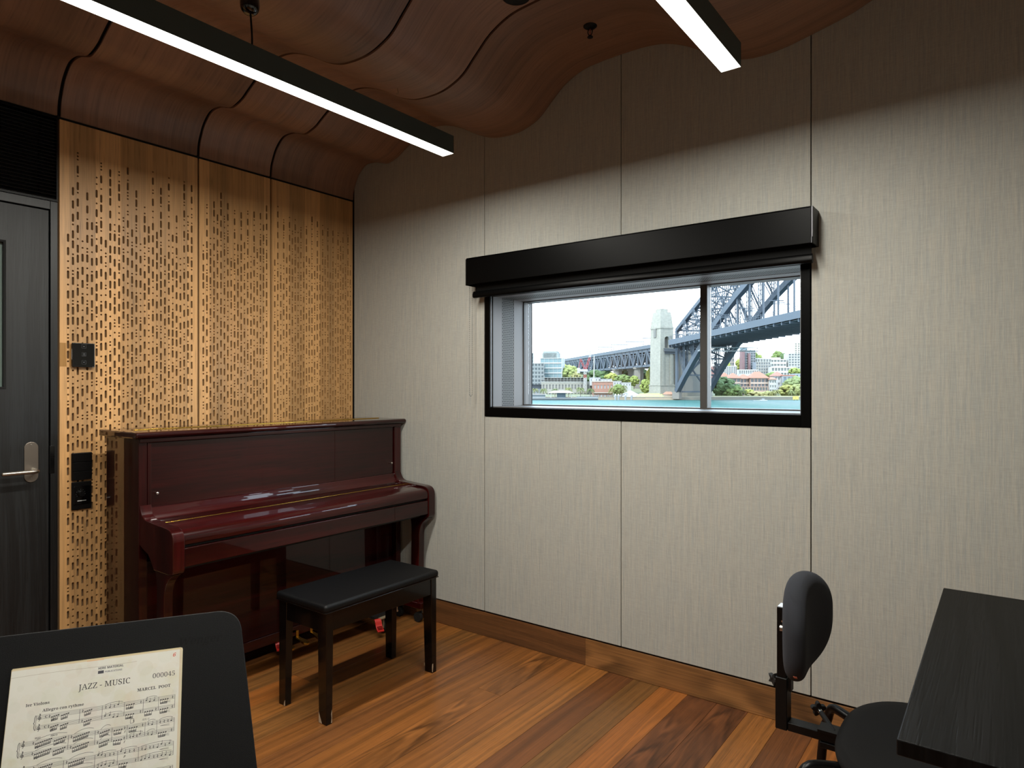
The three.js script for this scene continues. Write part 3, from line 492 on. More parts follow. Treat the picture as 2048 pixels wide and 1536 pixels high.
  // pedals
  for (const z of [0.80, 0.715, 0.63]) {
    const p = [[0, 0.006], [0, -0.006], [0.03, -0.0075], [0.058, -0.014], [0.075, -0.0145], [0.086, -0.006], [0.088, 0]]; const up2 = p.map(([x, y]) => [x, -y]).reverse();
    const g = new THREE.ExtrudeGeometry(shapeOf([...p, ...up2.slice(1, -1)]), { depth: 0.007, bevelEnabled: true, bevelSize: 0.0018, bevelThickness: 0.0018, bevelSegments: 2 });
    g.rotateX(-Math.PI / 2); g.rotateZ(-0.14); g.translate(0.424, 0.062, z);
    part(piano, 'pedal', [g, box(0.4205, 0.4245, 0.06, 0.101, z - 0.008, z + 0.008, 0.002)], M.brass);
  }
  // moving castors with red brake tabs, seen under the piano
  for (const [x, z, s] of [[0.585, 0.285, 1], [0.375, 0.752, 0.8]]) {
    const plate = part(piano, 'wheel_bracket', [box(x - 0.04, x + 0.035, 0.088, 0.0935, z - 0.035, z + 0.045), box(x - 0.03, x + 0.03, 0.035, 0.09, z + 0.018, z + 0.0205), box(x - 0.03, x + 0.03, 0.035, 0.09, z - 0.0205, z - 0.018)], mat(0xb3a48a, 0.4, { metalness: 0.5 }));
    part(plate, 'wheel', [new THREE.CylinderGeometry(0.034, 0.034, 0.026, 28).rotateX(Math.PI / 2).translate(x, 0.0345, z), new THREE.TorusGeometry(0.024, 0.004, 8, 28).translate(x, 0.0345, z + 0.0125)], M.rubber);
    const tab = spline([[0, 0], [0.012, 0.004], [0.022, -0.006], [0.03, -0.024], [0.042, -0.036], [0.062, -0.046]], 20);
    const low = tab.map(([a, b]) => [a - 0.002, b - 0.006]).reverse();
    const g = sweepZ(shapeOf([...tab, ...low]), -0.018, 0.018, 0.0012); g.rotateY(-0.35);
    part(plate, 'brake_tab', g.translate(x + 0.01, 0.088, z + 0.052), M.red, { label: 'bright red brake tab of the wheel' });
    part(plate, 'tab_ridge', [0, 1, 2].map((i) => box(0.036 + i * 0.008, 0.039 + i * 0.008, -0.032 - i * 0.0045, -0.028 - i * 0.0045, -0.014, 0.014).rotateY(-0.35).translate(x + 0.01, 0.088, z + 0.052)), mat(0x7e1512, 0.5));
  }
  part(piano, 'bracket_beam', box(0.43, 0.60, 0.0938, 0.105, 0.26, 0.36), M.pianoDark); part(piano, 'bracket_beam', box(0.32, 0.42, 0.0938, 0.105, 0.72, 0.79), M.pianoDark);
  part(piano, 'bolt', [rod([0.61, 0.105, 0.205], [0.61, 0.125, 0.205], 0.005, 10), rod([0.61, 0.098, 0.205], [0.61, 0.106, 0.205], 0.009, 12)], M.brightMetal);
}

// ---------------------------------------------------------------- piano bench
const bench = thing('piano_bench', 'black vinyl topped piano bench with chipped square legs', 'bench', [1.005, 0, 0.792]);
{
  const x0 = 0.845, x1 = 1.166, z0 = 0.474, z1 = 1.108;
  const top = new RoundedBoxGeometry(x1 - x0 + 0.012, 0.034, z1 - z0 + 0.02, 6, 0.014);
  { const p = top.attributes.position; for (let i = 0; i < p.count; i++) if (p.getY(i) > 0) { const u = p.getX(i) / 0.17, v = p.getZ(i) / 0.33; p.setY(i, p.getY(i) + 0.007 * Math.max(0, 1 - u * u) * Math.max(0, 1 - v ** 4)); } top.computeVertexNormals(); }
  part(bench, 'cushion', top.translate((x0 + x1) / 2, 0.4605, (z0 + z1) / 2), M.vinyl);
  part(bench, 'cushion_piping', tube([[x1 + 0.006, 0.4465, z0], [x1 + 0.006, 0.4465, z1 + 0.004], [x1 + 0.002, 0.4465, z1 + 0.009], [x0 - 0.002, 0.4465, z1 + 0.009], [x0 - 0.006, 0.4465, z1 + 0.004], [x0 - 0.006, 0.4465, z0 - 0.004], [x0, 0.4465, z0 - 0.009], [x1, 0.4465, z0 - 0.009], [x1 + 0.006, 0.4465, z0 - 0.002]], 0.002, 160, 6, 0.05), M.ebony);
  part(bench, 'apron', [box(x1 - 0.022, x1 - 0.006, 0.368, 0.4445, z0 + 0.03, z1 - 0.03, 0.002), box(x0 + 0.006, x0 + 0.022, 0.368, 0.4445, z0 + 0.03, z1 - 0.03, 0.002), box(x0 + 0.05, x1 - 0.06, 0.362, 0.4445, z1 - 0.022, z1 - 0.006, 0.002), box(x0 + 0.05, x1 - 0.06, 0.362, 0.4445, z0 + 0.006, z0 + 0.022, 0.002)], M.ebony);
  for (const [a, b, c, d, k] of [[x1 - 0.06, x1 - 0.002, z1 - 0.037, z1 - 0.002, 1], [x0 + 0.002, x0 + 0.056, z1 - 0.037, z1 - 0.002, 2], [x1 - 0.06, x1 - 0.002, z0 + 0.002, z0 + 0.037, 3], [x0 + 0.002, x0 + 0.056, z0 + 0.002, z0 + 0.037, 4]]) {
    const g = box(a, b, 0, 0.444, c, d, 0.0025, 2), p = g.attributes.position, mx = k % 2 ? b : a, mz = k < 3 ? d : c;
    for (let i = 0; i < p.count; i++) { const f = 1 - 0.18 * (1 - p.getY(i) / 0.444); p.setX(i, mx + (p.getX(i) - mx) * f); p.setZ(i, mz + (p.getZ(i) - mz) * f); }
    const leg = part(bench, 'leg', g, M.ebony);
    const flake = (pts, face) => { const e = new THREE.ExtrudeGeometry(shapeOf(pts), { depth: 0.0005, bevelEnabled: false }); return face === 'z' ? e.translate(0, 0, d) : e.rotateY(Math.PI / 2).translate(b, 0, 0); };
    if (k === 1) for (const f of [flake([[b - 0.0475, 0.002], [b - 0.028, 0.002], [b - 0.034, 0.014], [b - 0.042, 0.03], [b - 0.0475, 0.045]], 'z'), flake([[-c - 0.013, 0.004], [-c - 0.008, 0.004], [-c - 0.0085, 0.055], [-c - 0.012, 0.04], [-c - 0.0105, 0.022]], 'x')]) part(leg, 'paint_chip', f, M.chip);
    if (k === 2) part(leg, 'paint_chip', flake([[b - 0.02, 0.001], [b - 0.0105, 0.001], [b - 0.011, 0.026], [b - 0.016, 0.018]], 'z'), M.chip);
    if (k === 3) for (const f of [flake([[-d + 0.006, 0.008], [-d + 0.01, 0.004], [-d + 0.013, 0.03], [-d + 0.012, 0.045], [-d + 0.007, 0.042], [-d + 0.005, 0.03]], 'x'), flake([[a + 0.012, 0.03], [a + 0.016, 0.028], [a + 0.016, 0.04], [a + 0.012, 0.042]], 'z')]) part(leg, 'paint_chip', f, M.chip);
  }
}
// ---------------------------------------------------------------- black table
const table = thing('table', 'black wood grain table at the right edge beside the round seat', 'table', [3.5, 0, 0.935]);
{
  const x0 = 3.165, x1 = 3.88, z0 = 0.404, z1 = 1.466;
  part(table, 'tabletop', box(x0, x1, 0.712, 0.74, z0, z1, 0.003, 2), M.tableBlack, { g: 'z' });
  part(table, 'apron', [box(x0 + 0.09, x1 - 0.05, 0.645, 0.7115, z0 + 0.07, z0 + 0.09), box(x0 + 0.09, x1 - 0.05, 0.645, 0.7115, z1 - 0.14, z1 - 0.12), box(x0 + 0.1, x0 + 0.12, 0.645, 0.7115, z0 + 0.09, z1 - 0.14), box(x1 - 0.07, x1 - 0.05, 0.645, 0.7115, z0 + 0.09, z1 - 0.14)], M.black);
  for (const x of [x1 - 0.1, x0 + 0.42]) for (const z of [z0 + 0.075, z1 - 0.17]) part(table, 'leg', box(x, x + 0.045, 0, 0.711, z, z + 0.045, 0.003), M.black);
}

// ---------------------------------------------------------------- musician's chair, facing the table
const chair = thing('orchestra_chair', 'black padded musician chair with kidney shaped backrest on an adjustable post', 'chair', [3.17, 0, 0.9]);
{
  const zc = 0.9;
  // seat
  const out = (t, k = 1) => { const c = Math.cos(t), s = Math.sin(t), q = 2 / 2.6; return [3.178 + k * 0.208 * Math.sign(c) * Math.abs(c) ** q, 0.885 + k * 0.252 * Math.sign(s) * Math.abs(s) ** q]; };
  const rings = [[0.0, 0.483], [0.55, 0.482], [0.82, 0.479], [0.93, 0.474], [0.985, 0.466], [1.0, 0.455], [0.99, 0.444], [0.95, 0.437], [0.0, 0.436]], n = 64, pos = [], idx = [];
  rings.forEach(([k, y]) => { for (let i = 0; i < n; i++) { const [x, z] = out(2 * Math.PI * i / n, Math.max(k, 0.001)); pos.push(x, y - 0.006 * (k < 0.9 && y > 0.46 ? 1 - k : 0), z); } });
  for (let r = 0; r < rings.length - 1; r++) for (let i = 0; i < n; i++) { const a = r * n + i, b = r * n + (i + 1) % n, c = a + n, d = b + n; idx.push(a, b, c, b, d, c); }
  const sg = new THREE.BufferGeometry(); sg.setAttribute('position', new THREE.Float32BufferAttribute(pos, 3)); sg.setIndex(idx); sg.computeVertexNormals();
  part(chair, 'seat', sg, M.seatPad);
  part(chair, 'seat_plate', box(3.02, 3.34, 0.424, 0.436, 0.75, 1.03, 0.003), M.black);
  // backrest: a kidney shaped pad, wrapped round the sitter
  const P = [], I = [], R = 18, A = 72;
  const edge = (t) => { const c = Math.cos(t), s = Math.sin(t), q = s > 0 ? 2 / 2.25 : 2 / 3.1; let y = (s > 0 ? 0.122 : 0.136) * Math.sign(s) * Math.abs(s) ** q, z = 0.178 * Math.sign(c) * Math.abs(c) ** q; if (s > 0) z *= 1 - 0.08 * s * s; else { z *= 1 - 0.10 * s * s; y *= 1 - 0.04 * (1 - Math.abs(c)); } return [z, y]; };
  for (const side of [1, -1]) for (let r = 0; r <= R; r++) for (let i = 0; i < A; i++) {
    const k = Math.sin(r / R * Math.PI / 2), [z, y] = edge(2 * Math.PI * i / A), t = 0.031 * Math.pow(Math.max(0, 1 - k ** 9), 0.5) * (side > 0 ? 1 : 0.9), zz = z * k, yy = y * k;
    P.push(2.879 + side * t + 0.95 * zz * zz - 0.01 * yy, 0.725 + yy, zc + 0.006 + zz);
  }
  const S = (R + 1) * A;
  for (const s of [0, 1]) for (let r = 0; r < R; r++) for (let i = 0; i < A; i++) { const a = s * S + r * A + i, b = s * S + r * A + (i + 1) % A, c = a + A, d = b + A; s ? I.push(a, c, b, b, c, d) : I.push(a, b, c, b, d, c); }
  let pg = new THREE.BufferGeometry(); pg.setAttribute('position', new THREE.Float32BufferAttribute(P, 3)); pg.setIndex(I); pg = mergeVertices(pg, 1e-4); pg.computeVertexNormals();
  const pad = part(chair, 'backrest', pg, M.upholstery);
  part(pad, 'care_tag', new THREE.BoxGeometry(0.0085, 0.0085, 0.003).rotateX(0.8).translate(2.904, 0.6335, 1.0585), mat(0xb5644c, 0.6), { label: 'small orange and white tag at the pad corner' });
  // post, slide and arm
  const post = part(chair, 'back_post', box(2.823, 2.847, 0.565, 0.752, zc - 0.019, zc + 0.019, 0.002, 2), M.blackSatin);
  part(post, 'post_cap', box(2.8245, 2.8455, 0.7521, 0.7535, zc - 0.017, zc + 0.017, 0.0006), mat(0xbfc8d6, 0.35));
  part(post, 'pad_pivot', [rod([2.849, 0.697, zc + 0.018], [2.86, 0.697, zc + 0.012], 0.013, 16), rod([2.832, 0.697, zc + 0.018], [2.874, 0.697, zc + 0.018], 0.0085, 14)], M.steel);
  part(post, 'rivet', rod([2.838, 0.716, zc + 0.019], [2.838, 0.716, zc + 0.0205], 0.003, 10), M.brightMetal);
  part(chair, 'post_sleeve', [box(2.820, 2.850, 0.428, 0.566, zc - 0.023, zc + 0.023, 0.0025, 2), box(2.852, 2.858, 0.53, 0.566, zc - 0.012, zc + 0.012)], M.black);
  const wing = (cx, cy, cz, ax) => { const s = new THREE.Shape(); for (let i = 0; i < 40; i++) { const a = 2 * Math.PI * i / 40, r = 0.014 + 0.0042 * Math.cos(5 * a); i ? s.lineTo(r * Math.cos(a), r * Math.sin(a)) : s.moveTo(r, 0); } s.closePath(); const g = new THREE.ExtrudeGeometry(s, { depth: 0.011, bevelEnabled: true, bevelSize: 0.002, bevelThickness: 0.002, bevelSegments: 2 }); g.translate(0, 0, -0.005); g.applyQuaternion(new THREE.Quaternion().setFromUnitVectors(V(0, 0, 1), V(...ax).normalize())); return g.translate(cx, cy, cz); };
  const star = (() => { const s = new THREE.Shape(); for (let i = 0; i < 10; i++) { const a = Math.PI * i / 5, r = i % 2 ? 0.011 : 0.023; i ? s.lineTo(r * Math.cos(a), r * Math.sin(a)) : s.moveTo(r, 0); } s.closePath(); return new THREE.ExtrudeGeometry(s, { depth: 0.012, bevelEnabled: true, bevelSize: 0.002, bevelThickness: 0.002, bevelSegments: 2 }); })();
  part(chair, 'post_knob', [star.scale(0.72, 0.72, 0.8).rotateY(-0.55).translate(2.816, 0.552, zc + 0.004), rod([2.806, 0.556, zc + 0.01], [2.826, 0.556, zc + 0.002], 0.006, 10)], M.rubber);
  part(chair, 'back_arm', [box(2.8505, 3.02, 0.428, 0.45, zc - 0.019, zc + 0.019, 0.002), box(2.93, 3.06, 0.412, 0.4275, zc - 0.024, zc + 0.024, 0.002), box(2.925, 3.05, 0.4501, 0.458, zc - 0.024, zc + 0.024)], M.black);
  part(chair, 'arm_knob', [wing(2.902, 0.456, zc - 0.098, [-0.5, 0.06, -0.86]), rod([2.9115, 0.4555, zc - 0.082], [2.962, 0.452, zc + 0.004], 0.0068, 12)], M.rubber);
  part(chair, 'knob_screw', rod([2.904, 0.456, zc - 0.095], [2.914, 0.4553, zc - 0.078], 0.0072, 12), M.brightMetal);
  // four tubular legs
  const tubeLeg = (x, z, dx, dz, s) => tube([[x + dx * 1.1, 0.425, z + dz], [x + dx * 0.35, 0.438, z + dz * 0.35], [x + dx * 0.1, 0.432, z + dz * 0.1], [x, 0.395, z], [x - dx * 0.1, 0.33, z - dz * 0.08], [x - dx * 0.34, 0.012, z - dz * 0.35]], 0.0125, 48, 14);
  const legs = [[2.908, 0.715, 0.13, 0.1], [2.920, 1.092, 0.13, -0.1], [3.42, 0.70, -0.13, 0.1], [3.42, 1.10, -0.13, -0.1]];
  for (const [x, z, dx, dz] of legs) { const l = part(chair, 'leg', tubeLeg(x, z, dx, dz), M.blackSatin); part(l, 'foot', rod([x - dx * 0.345, 0, z - dz * 0.355], [x - dx * 0.335, 0.02, z - dz * 0.345], 0.0145, 14), M.rubber); }
}

// ---------------------------------------------------------------- music stand and the part on it
const SU = V(0.519, 0, -0.855), SN = V(0.855, 0, 0.519), LEAN = 0.384;
const SUP = V(0, Math.cos(LEAN), 0).addScaledVector(SN, -Math.sin(LEAN)), SF = SN.clone().multiplyScalar(Math.cos(LEAN)).add(V(0, Math.sin(LEAN), 0));
const P0 = V(2.088, 0.904, 2.406);                                  // upper left corner of the sheet
const stand = thing('music_stand', 'black music stand with a solid rounded desk in the left foreground', 'music stand', [P0.x + 0.04, 0, P0.z - 0.07]);
const onDesk = new THREE.Matrix4().makeBasis(SU, SUP, SF).setPosition(P0);
{
  const s = new THREE.Shape(); s.moveTo(-0.17, 0.0505); s.lineTo(0.285, 0.0505); s.bezierCurveTo(0.308, 0.0505, 0.322, 0.04, 0.3255, 0.018); s.lineTo(0.358, -0.28); s.lineTo(0.35, -0.29); s.lineTo(-0.235, -0.29); s.lineTo(-0.243, -0.28); s.lineTo(-0.2115, 0.018); s.bezierCurveTo(-0.208, 0.04, -0.193, 0.0505, -0.17, 0.0505);
  const g = new THREE.ExtrudeGeometry(s, { depth: 0.0016, bevelEnabled: true, bevelSize: 0.0014, bevelThickness: 0.0012, bevelSegments: 3, curveSegments: 16 }); g.translate(0, 0, -0.0062);
  const desk = part(stand, 'desk', g.applyMatrix4(onDesk), M.deskBlack);
  part(stand, 'ledge', [box(-0.238, 0.354, -0.2935, -0.2905, -0.006, 0.055), box(-0.238, 0.354, -0.2905, -0.276, 0.0525, 0.055)].map((b) => b.applyMatrix4(onDesk)), M.deskBlack);
  const mid = P0.clone().addScaledVector(SU, 0.058).addScaledVector(SUP, -0.14).addScaledVector(SF, -0.034), foot = [mid.x - 0.03, mid.z - 0.02];
  part(stand, 'bracket', [bar(mid.toArray(), [foot[0], mid.y - 0.06, foot[1]], 0.05, 0.02), bar(mid.clone().addScaledVector(SU, -0.08).toArray(), mid.clone().addScaledVector(SU, 0.08).toArray(), 0.03, 0.003)], M.black);
  part(stand, 'pole', [rod([foot[0], 0.06, foot[1]], [foot[0], mid.y - 0.04, foot[1]], 0.011, 16), rod([foot[0], 0.05, foot[1]], [foot[0], 0.44, foot[1]], 0.016, 16)], M.blackSatin);
  for (let i = 0; i < 3; i++) { const a = 0.5 + i * 2 * Math.PI / 3; part(stand, 'base_leg', tube([[foot[0], 0.12, foot[1]], [foot[0] + 0.05 * Math.cos(a), 0.09, foot[1] + 0.05 * Math.sin(a)], [foot[0] + 0.28 * Math.cos(a), 0.012, foot[1] + 0.28 * Math.sin(a)]], 0.011, 16, 10), M.blackSatin); }
  // dark lettering on the desk
  const c = document.createElement('canvas'); c.width = 512; c.height = 160; const k = c.getContext('2d');
  k.fillStyle = '#0e0f11'; k.fillRect(0, 0, 512, 160); k.fillStyle = '#040405'; k.font = 'italic bold 118px serif'; k.textBaseline = 'middle'; k.fillText('Wenger', 14, 84); k.font = '30px sans-serif'; k.fillText('®', 450, 46);
  const t = new THREE.CanvasTexture(c); t.colorSpace = THREE.SRGBColorSpace;
  const lg = new THREE.PlaneGeometry(0.074, 0.0231).translate(0.262, 0.0098, -0.00336).applyMatrix4(onDesk);
  part(desk, 'lettering', lg, mat(0xffffff, 0.55, { map: t, specularIntensity: 0.45, bumpMap: sized(T.grit, 0.7, 2), bumpScale: 0.0002 }), { uv: false, label: 'dark script lettering on the desk' });
}
const score = thing('sheet_music', 'yellowed printed violin part resting on the black music stand', 'sheet music', [P0.x + 0.06, P0.y - 0.15, P0.z - 0.1]);
{
  const W = 1180, H = 1540, c = document.createElement('canvas'); c.width = W; c.height = H; const k = c.getContext('2d');
  const px = (u) => u / 0.234 * W, py = (v) => v / 0.306 * H;      // metres from the upper left corner
  k.fillStyle = '#e2e2da'; k.fillRect(0, 0, W, H);
  for (let i = 0; i < 500; i++) { k.fillStyle = `rgba(${150 + rnd() * 60},${140 + rnd() * 50},${100 + rnd() * 50},${0.02 + rnd() * 0.03})`; k.beginPath(); k.arc(rnd() * W, rnd() * H, 10 + rnd() * 60, 0, 7); k.fill(); }
  k.fillStyle = 'rgba(190,150,90,0.30)'; k.fillRect(0, 0, W, 12); k.fillRect(W - 16, 0, 16, H); k.fillStyle = 'rgba(225,140,70,0.30)'; k.fillRect(W * 0.42, 0, W * 0.1, 14);
  k.strokeStyle = 'rgba(120,110,90,0.5)'; k.lineWidth = 2; k.beginPath(); k.moveTo(0, 62); k.bezierCurveTo(W * 0.3, 48, W * 0.5, 70, W * 0.72, 60); k.stroke();
  const ink = '#26262a'; k.fillStyle = ink; k.strokeStyle = ink; k.textBaseline = 'alphabetic';
  const text = (s, x, y, font, align = 'left', color = ink) => { k.font = font; k.textAlign = align; k.fillStyle = color; k.fillText(s, x, y); };
  text('HIRE MATERIAL', W * 0.565, 84, 'bold 24px sans-serif', 'center', '#3c3c44'); k.fillStyle = '#4c4c54'; k.fillRect(W * 0.49, 94, 40, 22); text('PUBLICATIONS', W * 0.53, 113, 'bold 17px sans-serif', 'left', '#77777e');
  text('000045', W * 0.82, 208, '50px serif', 'left', '#33333a');
  text('6', W * 0.94, 62, 'italic bold 40px serif', 'left', '#c8442c');
  text('JAZZ - MUSIC', W * 0.535, 218, '57px serif', 'center'); text('MARCEL  POOT', W * 0.935, 292, 'bold 31px serif', 'right');
  text('Ier Violons', W * 0.095, 282, 'bold 28px serif'); text('Allegro con rythme', W * 0.19, 334, 'bold 28px serif');
  const W0 = W, q0 = 0.66; k.setTransform(q0, 0, 0, q0, 0, 0);
  const staff = (x0, x1, y) => { k.lineWidth = 1.6; for (let i = 0; i < 5; i++) { k.beginPath(); k.moveTo(x0, y + i * 10.5); k.lineTo(x1, y + i * 10.5); k.stroke(); } };
  const clef = (x, y) => { k.lineWidth = 4.5; k.beginPath(); k.moveTo(x + 6, y + 60); k.bezierCurveTo(x + 20, y + 62, x + 18, y + 10, x + 12, y - 14); k.bezierCurveTo(x + 30, y - 16, x + 14, y + 8, x, y + 22); k.bezierCurveTo(x - 14, y + 42, x + 34, y + 52, x + 26, y + 28); k.bezierCurveTo(x + 14, y + 14, x + 2, y + 30, x + 12, y + 38); k.stroke(); };
  const head = (x, y) => { k.save(); k.translate(x, y); k.rotate(-0.35); k.beginPath(); k.ellipse(0, 0, 8.4, 6, 0, 0, 7); k.fill(); k.restore(); };
  let q = 99; const r2 = () => { q = (q * 1103515245 + 12345) & 0x7fffffff; return q / 0x7fffffff; };
  const beam = (x, y, n, rise, gap = 24) => { k.fillStyle = ink; const up = rise > 0 ? 1 : -1; const ys = []; for (let i = 0; i < n; i++) { const yy = y + 36 - rise * i; ys.push(yy); head(x + i * gap, yy); k.lineWidth = 3; k.beginPath(); k.moveTo(x + i * gap - 7, yy); k.lineTo(x + i * gap - 7, yy + 44); k.stroke(); }
    k.lineWidth = 8; k.beginPath(); k.moveTo(x - 8, ys[0] + 44); k.lineTo(x + (n - 1) * gap - 6, ys[n - 1] + 44); k.stroke(); if (n > 3) { k.lineWidth = 6; k.beginPath(); k.moveTo(x - 8, ys[0] + 32); k.lineTo(x + (n - 1) * gap - 6, ys[n - 1] + 32); k.stroke(); } };
  const note = (x, y, l) => { head(x, y + l); k.lineWidth = 3; k.beginPath(); k.moveTo(x + 7, y + l); k.lineTo(x + 7, y + l - 40); k.stroke(); };
  const rest = (x, y) => { k.lineWidth = 5; k.beginPath(); k.moveTo(x, y + 8); k.lineTo(x + 8, y + 20); k.lineTo(x, y + 28); k.lineTo(x + 8, y + 38); k.stroke(); };
  const slur = (x0, y0, x1, y1, b) => { k.lineWidth = 3; k.beginPath(); k.moveTo(x0, y0); k.quadraticCurveTo((x0 + x1) / 2, Math.min(y0, y1) - b, x1, y1); k.stroke(); };
  const W1 = W0 / q0; const systems = [[W1 * 0.16, 540], [W1 * 0.085, 800], [W1 * 0.10, 1060], [W1 * 0.085, 1320], [W1 * 0.09, 1590], [W1 * 0.09, 1860], [W1 * 0.09, 2110]];
  systems.forEach(([x0, y0], si) => {
    const x1 = W1 * 0.965, y2 = y0 + 108; staff(x0, x1, y0); staff(x0, x1, y2);
    k.lineWidth = 5; k.beginPath(); k.moveTo(x0 - 4, y0 - 4); k.bezierCurveTo(x0 - 26, y0 + 30, x0 - 4, y0 + 60, x0 - 22, y0 + 76); k.bezierCurveTo(x0 - 4, y0 + 92, x0 - 26, y0 + 120, x0 - 4, y2 + 46); k.stroke();
    const cuts = si === 0 ? [0.3, 0.46, 0.62, 0.76, 0.875] : si === 1 ? [0.3, 0.47, 0.58, 0.68, 0.8, 0.88] : si === 2 ? [0.27, 0.47, 0.62, 0.76] : [0.25, 0.5, 0.7, 0.85];
    const bars = cuts.map((f) => x0 + (x1 - x0) * f * 1.0); k.lineWidth = 3; for (const b of [x0, ...bars, x1]) { k.beginPath(); k.moveTo(b, y0); k.lineTo(b, y2 + 42); k.stroke(); }
    for (const y of [y0, y2]) {
      clef(x0 + 20, y); text('♯', x0 + 62, y + 16, '34px serif'); if (si === 0) text('C', x0 + 84, y + 36, 'bold 38px serif');
      const all = [x0 + 100, ...bars, x1];
      for (let i = 0; i < all.length - 1; i++) {
        let a = all[i] + 26, b = all[i + 1] - 18; const w = b - a;
        if (i < 2 + (si % 2) && w > 110) { rest(a, y); let xx = a + 30; while (xx + 96 < b + 20) { const n = Math.min(si > 0 ? 8 : 4, Math.floor((b - xx) / 22) + 1); beam(xx, y, n, si > 1 ? 3.2 : 4.4, 21); xx += n * 21 + 14; } if (si) slur(a + 30, y - 2, b, y - 30, 34); }
        else if (r2() < 0.5 && w > 90) { beam(a, y, Math.min(4, Math.floor(w / 26)), -0.5 + r2() * 2, 25); rest(b - 12, y); }
        else { let xx = a + 6; while (xx < b - 10) { if (r2() < 0.3) rest(xx, y); else note(xx, y, 8 + r2() * 32); xx += 34 + r2() * 14; } slur(a, y - 4, b, y - 12, 22); }
      }
      text(['ff', 'pp', 'mf', 'f', 'p', 'mf', 'ff'][si], x0 + 150, y + 76, 'italic bold 34px serif'); text(si % 2 ? 'f' : 'p', x0 + (x1 - x0) * 0.66, y + 76, 'italic bold 30px serif');
      k.lineWidth = 2.5; k.beginPath(); k.moveTo(x1 - 150, y + 66); k.lineTo(x1 - 50, y + 58); k.moveTo(x1 - 150, y + 66); k.lineTo(x1 - 50, y + 74); k.stroke();
    }
    if (si === 1) { text('PIZZ', x0 + 140, y0 - 14, 'bold 24px serif'); text('ARCO', x0 + 290, y0 - 16, 'bold 24px serif'); k.lineWidth = 3; k.strokeRect(W1 * 0.70, y0 - 62, 34, 46); text('1', W1 * 0.715, y0 - 24, 'bold 34px serif'); text('SUL G', W1 * 0.77, y0 - 24, 'italic 26px serif'); }
  });
  const t = new THREE.CanvasTexture(c); t.colorSpace = THREE.SRGBColorSpace;
  const outline = [[0.001, 0], [0.2335, -0.0005], [0.2345, -0.003], [0.2348, -0.285], [0.0, -0.285], [-0.0004, -0.002]];
  const sheetG = (z, dx, dy, thick) => { const g = new THREE.ExtrudeGeometry(shapeOf(outline.map(([x, y]) => [x + dx, y + dy])), { depth: thick, bevelEnabled: false }); return g.translate(0, 0, z); };
  const under = mat(0xd8cfb2, 0.85);
  part(score, 'back_page', sheetG(-0.0036, 0.0012, 0.0006, 0.0022).applyMatrix4(onDesk), under);
  part(score, 'inner_page', sheetG(-0.0012, -0.0006, 0.0012, 0.0008).applyMatrix4(onDesk), mat(0xcfc29c, 0.85));
  const g = sheetG(-0.0003, 0, -0.0008, 0.0004), p = g.attributes.position, uv = new Float32Array(p.count * 2);
  for (let i = 0; i < p.count; i++) { uv[2 * i] = p.getX(i) / 0.2348; uv[2 * i + 1] = 1 + p.getY(i) / 0.306; }
  g.setAttribute('uv', new THREE.BufferAttribute(uv, 2));
  part(score, 'printed_page', g.applyMatrix4(onDesk), mat(0xffffff, 0.8, { map: t }), { uv: false });
}
// ---------------------------------------------------------------- the harbour outside, in true size: metres to the right of the eye, above the water and away
const EYE_UP = 11.8, WATER = EYE.y - EYE_UP;
const far = (lat, h, dep) => EYE.clone().addScaledVector(RIGHT, lat).addScaledVector(FWD, dep).setY(WATER + h);
const lat = (px, dep) => (px - 1024) / FOCAL * dep, up = (py, dep) => EYE_UP + (774 - py) * dep / FOCAL;
function farThing(name, label, category, px, h, dep, yaw = 0, group) {
  const p = far(lat(px, dep), h, dep), o = thing(name, label, category, [p.x, p.y, p.z], YAW + yaw, group); isLocal.add(o); return o;
}
const O = {};
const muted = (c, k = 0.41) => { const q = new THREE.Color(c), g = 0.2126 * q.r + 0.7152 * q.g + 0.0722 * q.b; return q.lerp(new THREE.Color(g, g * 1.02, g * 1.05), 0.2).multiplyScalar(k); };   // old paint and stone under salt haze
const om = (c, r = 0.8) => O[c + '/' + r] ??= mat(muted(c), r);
const pale = (c, o) => mat(muted(c), 0.85, o);

